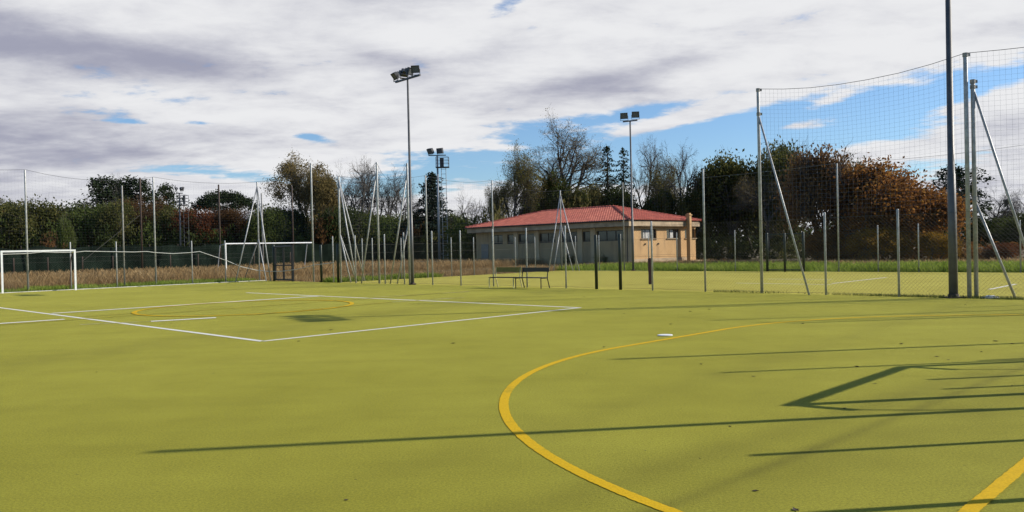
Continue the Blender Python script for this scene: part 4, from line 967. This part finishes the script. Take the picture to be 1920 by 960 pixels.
rows = [(-60, 372, 60, 'dark'), (15, 374, 56, 'oak'), (80, 374, 50, 'oak'), (135, 378, 46, 'dark'), (190, 372, 52, 'green'), (240, 375, 40, 'oak'), (285, 380, 44, 'brown'), (325, 385, 40, 'oak'),
        (365, 390, 40, 'russet'), (405, 396, 44, 'russet'), (450, 398, 40, 'brown'), (495, 380, 40, 'green'), (525, 386, 36, 'oak'), (560, 390, 40, 'dark'), (650, 388, 46, 'dark'), (690, 398, 44, 'green'), (735, 396, 44, 'green'), (775, 404, 40, 'dark'), (850, 402, 40, 'green')]
names = {'dark': 'dark evergreen tree', 'russet': 'russet brown tree', 'oakbrown': 'thin brown oak', 'green': 'mid green tree', 'oak': 'dull green oak', 'brown': 'brown leaved tree'}
where = ('cut by the left edge', 'above the left end of the white goal', 'above the middle of the white goal', 'above the right post of the white goal', 'under the tallest left pine', 'under the dense dark pine', 'beside the second silver post', 'below the pale lighting tower', 'right of the pale lighting tower', 'under the umbrella pine crown', 'on the right below the umbrella pine', 'behind the braced corner post', 'above the dark mesh gate', 'under the large olive brown tree', 'behind the braced posts', 'below the bare tree left of the mast', 'left of the four lamp mast', 'right of the four lamp mast', 'right of the caged ladder tower')
for i, ((x, y, w, kd), wh) in enumerate(zip(rows, where)):
    tree(kd, 1+i % 3 if kd not in ('brown',) else 1+i % 2, x, y-3, w*1.4, 112-(i % 3)*3, names[kd]+' in the left belt, '+wh, 'trees of the left belt')
for i in range(27):
    x = -90+i*37; kd = i % 3; y = 418+11*math.sin(i*1.9)
    tree('bush', 1+kd, x, y, 34, 104+2*(i % 2) if x < 600 else 102, 'dark bush low in the left belt behind the shade cloth', 'bushes behind the shade cloth', lm=('lf_dark', 'lf_oak', 'lf_green', 'lf_brown')[i % 4], cat='bush')
tree('bush', 2, 98, 436, 24, 0, 'pale brown shrub over the shade cloth above the goal', t_line=107, lm='lf_brown', cat='bush')
tree('green', 3, 118, 398, 22, 0, 'light green slender tree standing forward above the goal', t_line=110)
# shrubs against the shaded clubhouse wall
for x, y, w, lab in ((1128, 476, 14, 'dark shrub against the shaded clubhouse wall under the wide window'), (1068, 474, 14, 'dark shrub against the shaded wall right of the far braced post')):
    tree('bush', 1, x, y, w, 0, lab, s_line=75.2, lm='lf_dark', cat='bush')
crumple('plastic_sheet', on_s(1104, 75.), .3, 'crumpled pale sheet on the ground by the shaded clubhouse wall', 5)
# far horizon wood
b = []
rg = np.random.default_rng(5); cs = []
for k in range(2600):
    a = rg.uniform(-.9, .9); D = rg.uniform(190, 240); cs.append((D*math.sin(a), D*math.cos(a), abs(rg.normal(0, 1))*2.6+.5))
o = link('distant_wood', quads_mesh('distant_wood', leaf_quads(rg, arr(cs), 5, 1.2, .9), M['lf_dark'])); tag(o, 'distant low dark wood along the horizon', 'wood', None, 'stuff')

# ------------------------------------------------------------------ grass
def blades(name, pts, h0, h1, w, m, label, lean=.8):
    rg = np.random.default_rng(len(pts)); n = len(pts); a = rg.uniform(0, 6.28, n); h = rg.uniform(h0, h1, n)*rg.uniform(.6, 1.15, n); sx = np.cos(a)*w; sy = np.sin(a)*w; la = rg.uniform(0, 6.28, n); ll = h*rg.uniform(0, lean, n)
    V = np.zeros((n, 4, 3)); V[:, 0] = pts; V[:, 1] = pts; V[:, 2] = pts; V[:, 3] = pts
    V[:, 0, 0] -= sx; V[:, 0, 1] -= sy; V[:, 1, 0] += sx; V[:, 1, 1] += sy
    V[:, 2, 0] += sx*.25+np.cos(la)*ll; V[:, 2, 1] += sy*.25+np.sin(la)*ll; V[:, 3, 0] += -sx*.25+np.cos(la)*ll; V[:, 3, 1] += -sy*.25+np.sin(la)*ll
    V[:, 2, 2] += h; V[:, 3, 2] += h*.93
    return tag(link(name, quads_mesh(name, V, m)), label, 'grass', None, 'stuff')
def scatter(n, s0, s1, t0, t1, ok=None, clump=0):
    rg = np.random.default_rng(int(n+s0*10+t0)); s = rg.uniform(s0, s1, n); t = rg.uniform(t0, t1, n)
    p = np.stack([(s-t)/2, (s+t)/2, np.full(n, -.05)], 1)
    if clump:
        f = np.sin(p[:, 0]*.9)*np.sin(p[:, 1]*.7+1)+np.sin(p[:, 0]*2.3+p[:, 1]*1.7)*.6+np.sin(p[:, 0]*.31-p[:, 1]*.43)*.8
        p = p[f > rg.uniform(-1.8, clump, n)]
    return p[ok(p)] if ok is not None else p
vis = lambda p: (p[:, 1] > 5) & (np.abs(p[:, 0]/p[:, 1]) < .78)
d1 = scatter(260000, -10, 75, 68, 103, vis, .8); blades('dry_grass', d1, .20, .80, .012, M['gr_dry'], 'tall dry tan grass over the field behind the left fence')
d2 = scatter(26000, 34, 76, 53, 66, vis, .6); blades('short_dry_grass', d2, .10, .38, .018, M['gr_dry'], 'short dry grass and weeds beside the far pitch')
g1 = scatter(80000, -4, 33, 63.9, 69.5, vis, 1.0); blades('green_grass', g1, .08, .28, .014, M['gr_green'], 'low green grass along the foot of the left fence')
g2 = scatter(190000, 59.0, 70.0, -20, 53, vis, 1.0); blades('bank_grass', g2, .12, .46, .016, M['gr_green'], 'bright green grass strip behind the far pitch')
g3 = scatter(60000, 70.0, 88, -14, 62, vis, .6); blades('rough_grass', g3, .12, .4, .018, M['gr_dry'], 'rough dry grass around the clubhouse and under the trees')
g4 = scatter(9000, 33.4, 44, 52.3, 54.6, vis, .6); blades('verge_grass', g4, .10, .35, .018, M['gr_green'], 'narrow green verge beside the left end of the far pitch')

w1 = scatter(5000, 33.18, 33.75, 3, 20, None, .5); w1[:, 2] = 0; blades('fence_weeds', w1, .02, .10, .007, M['lf_green'], 'low dark weeds along the foot of the long fence')
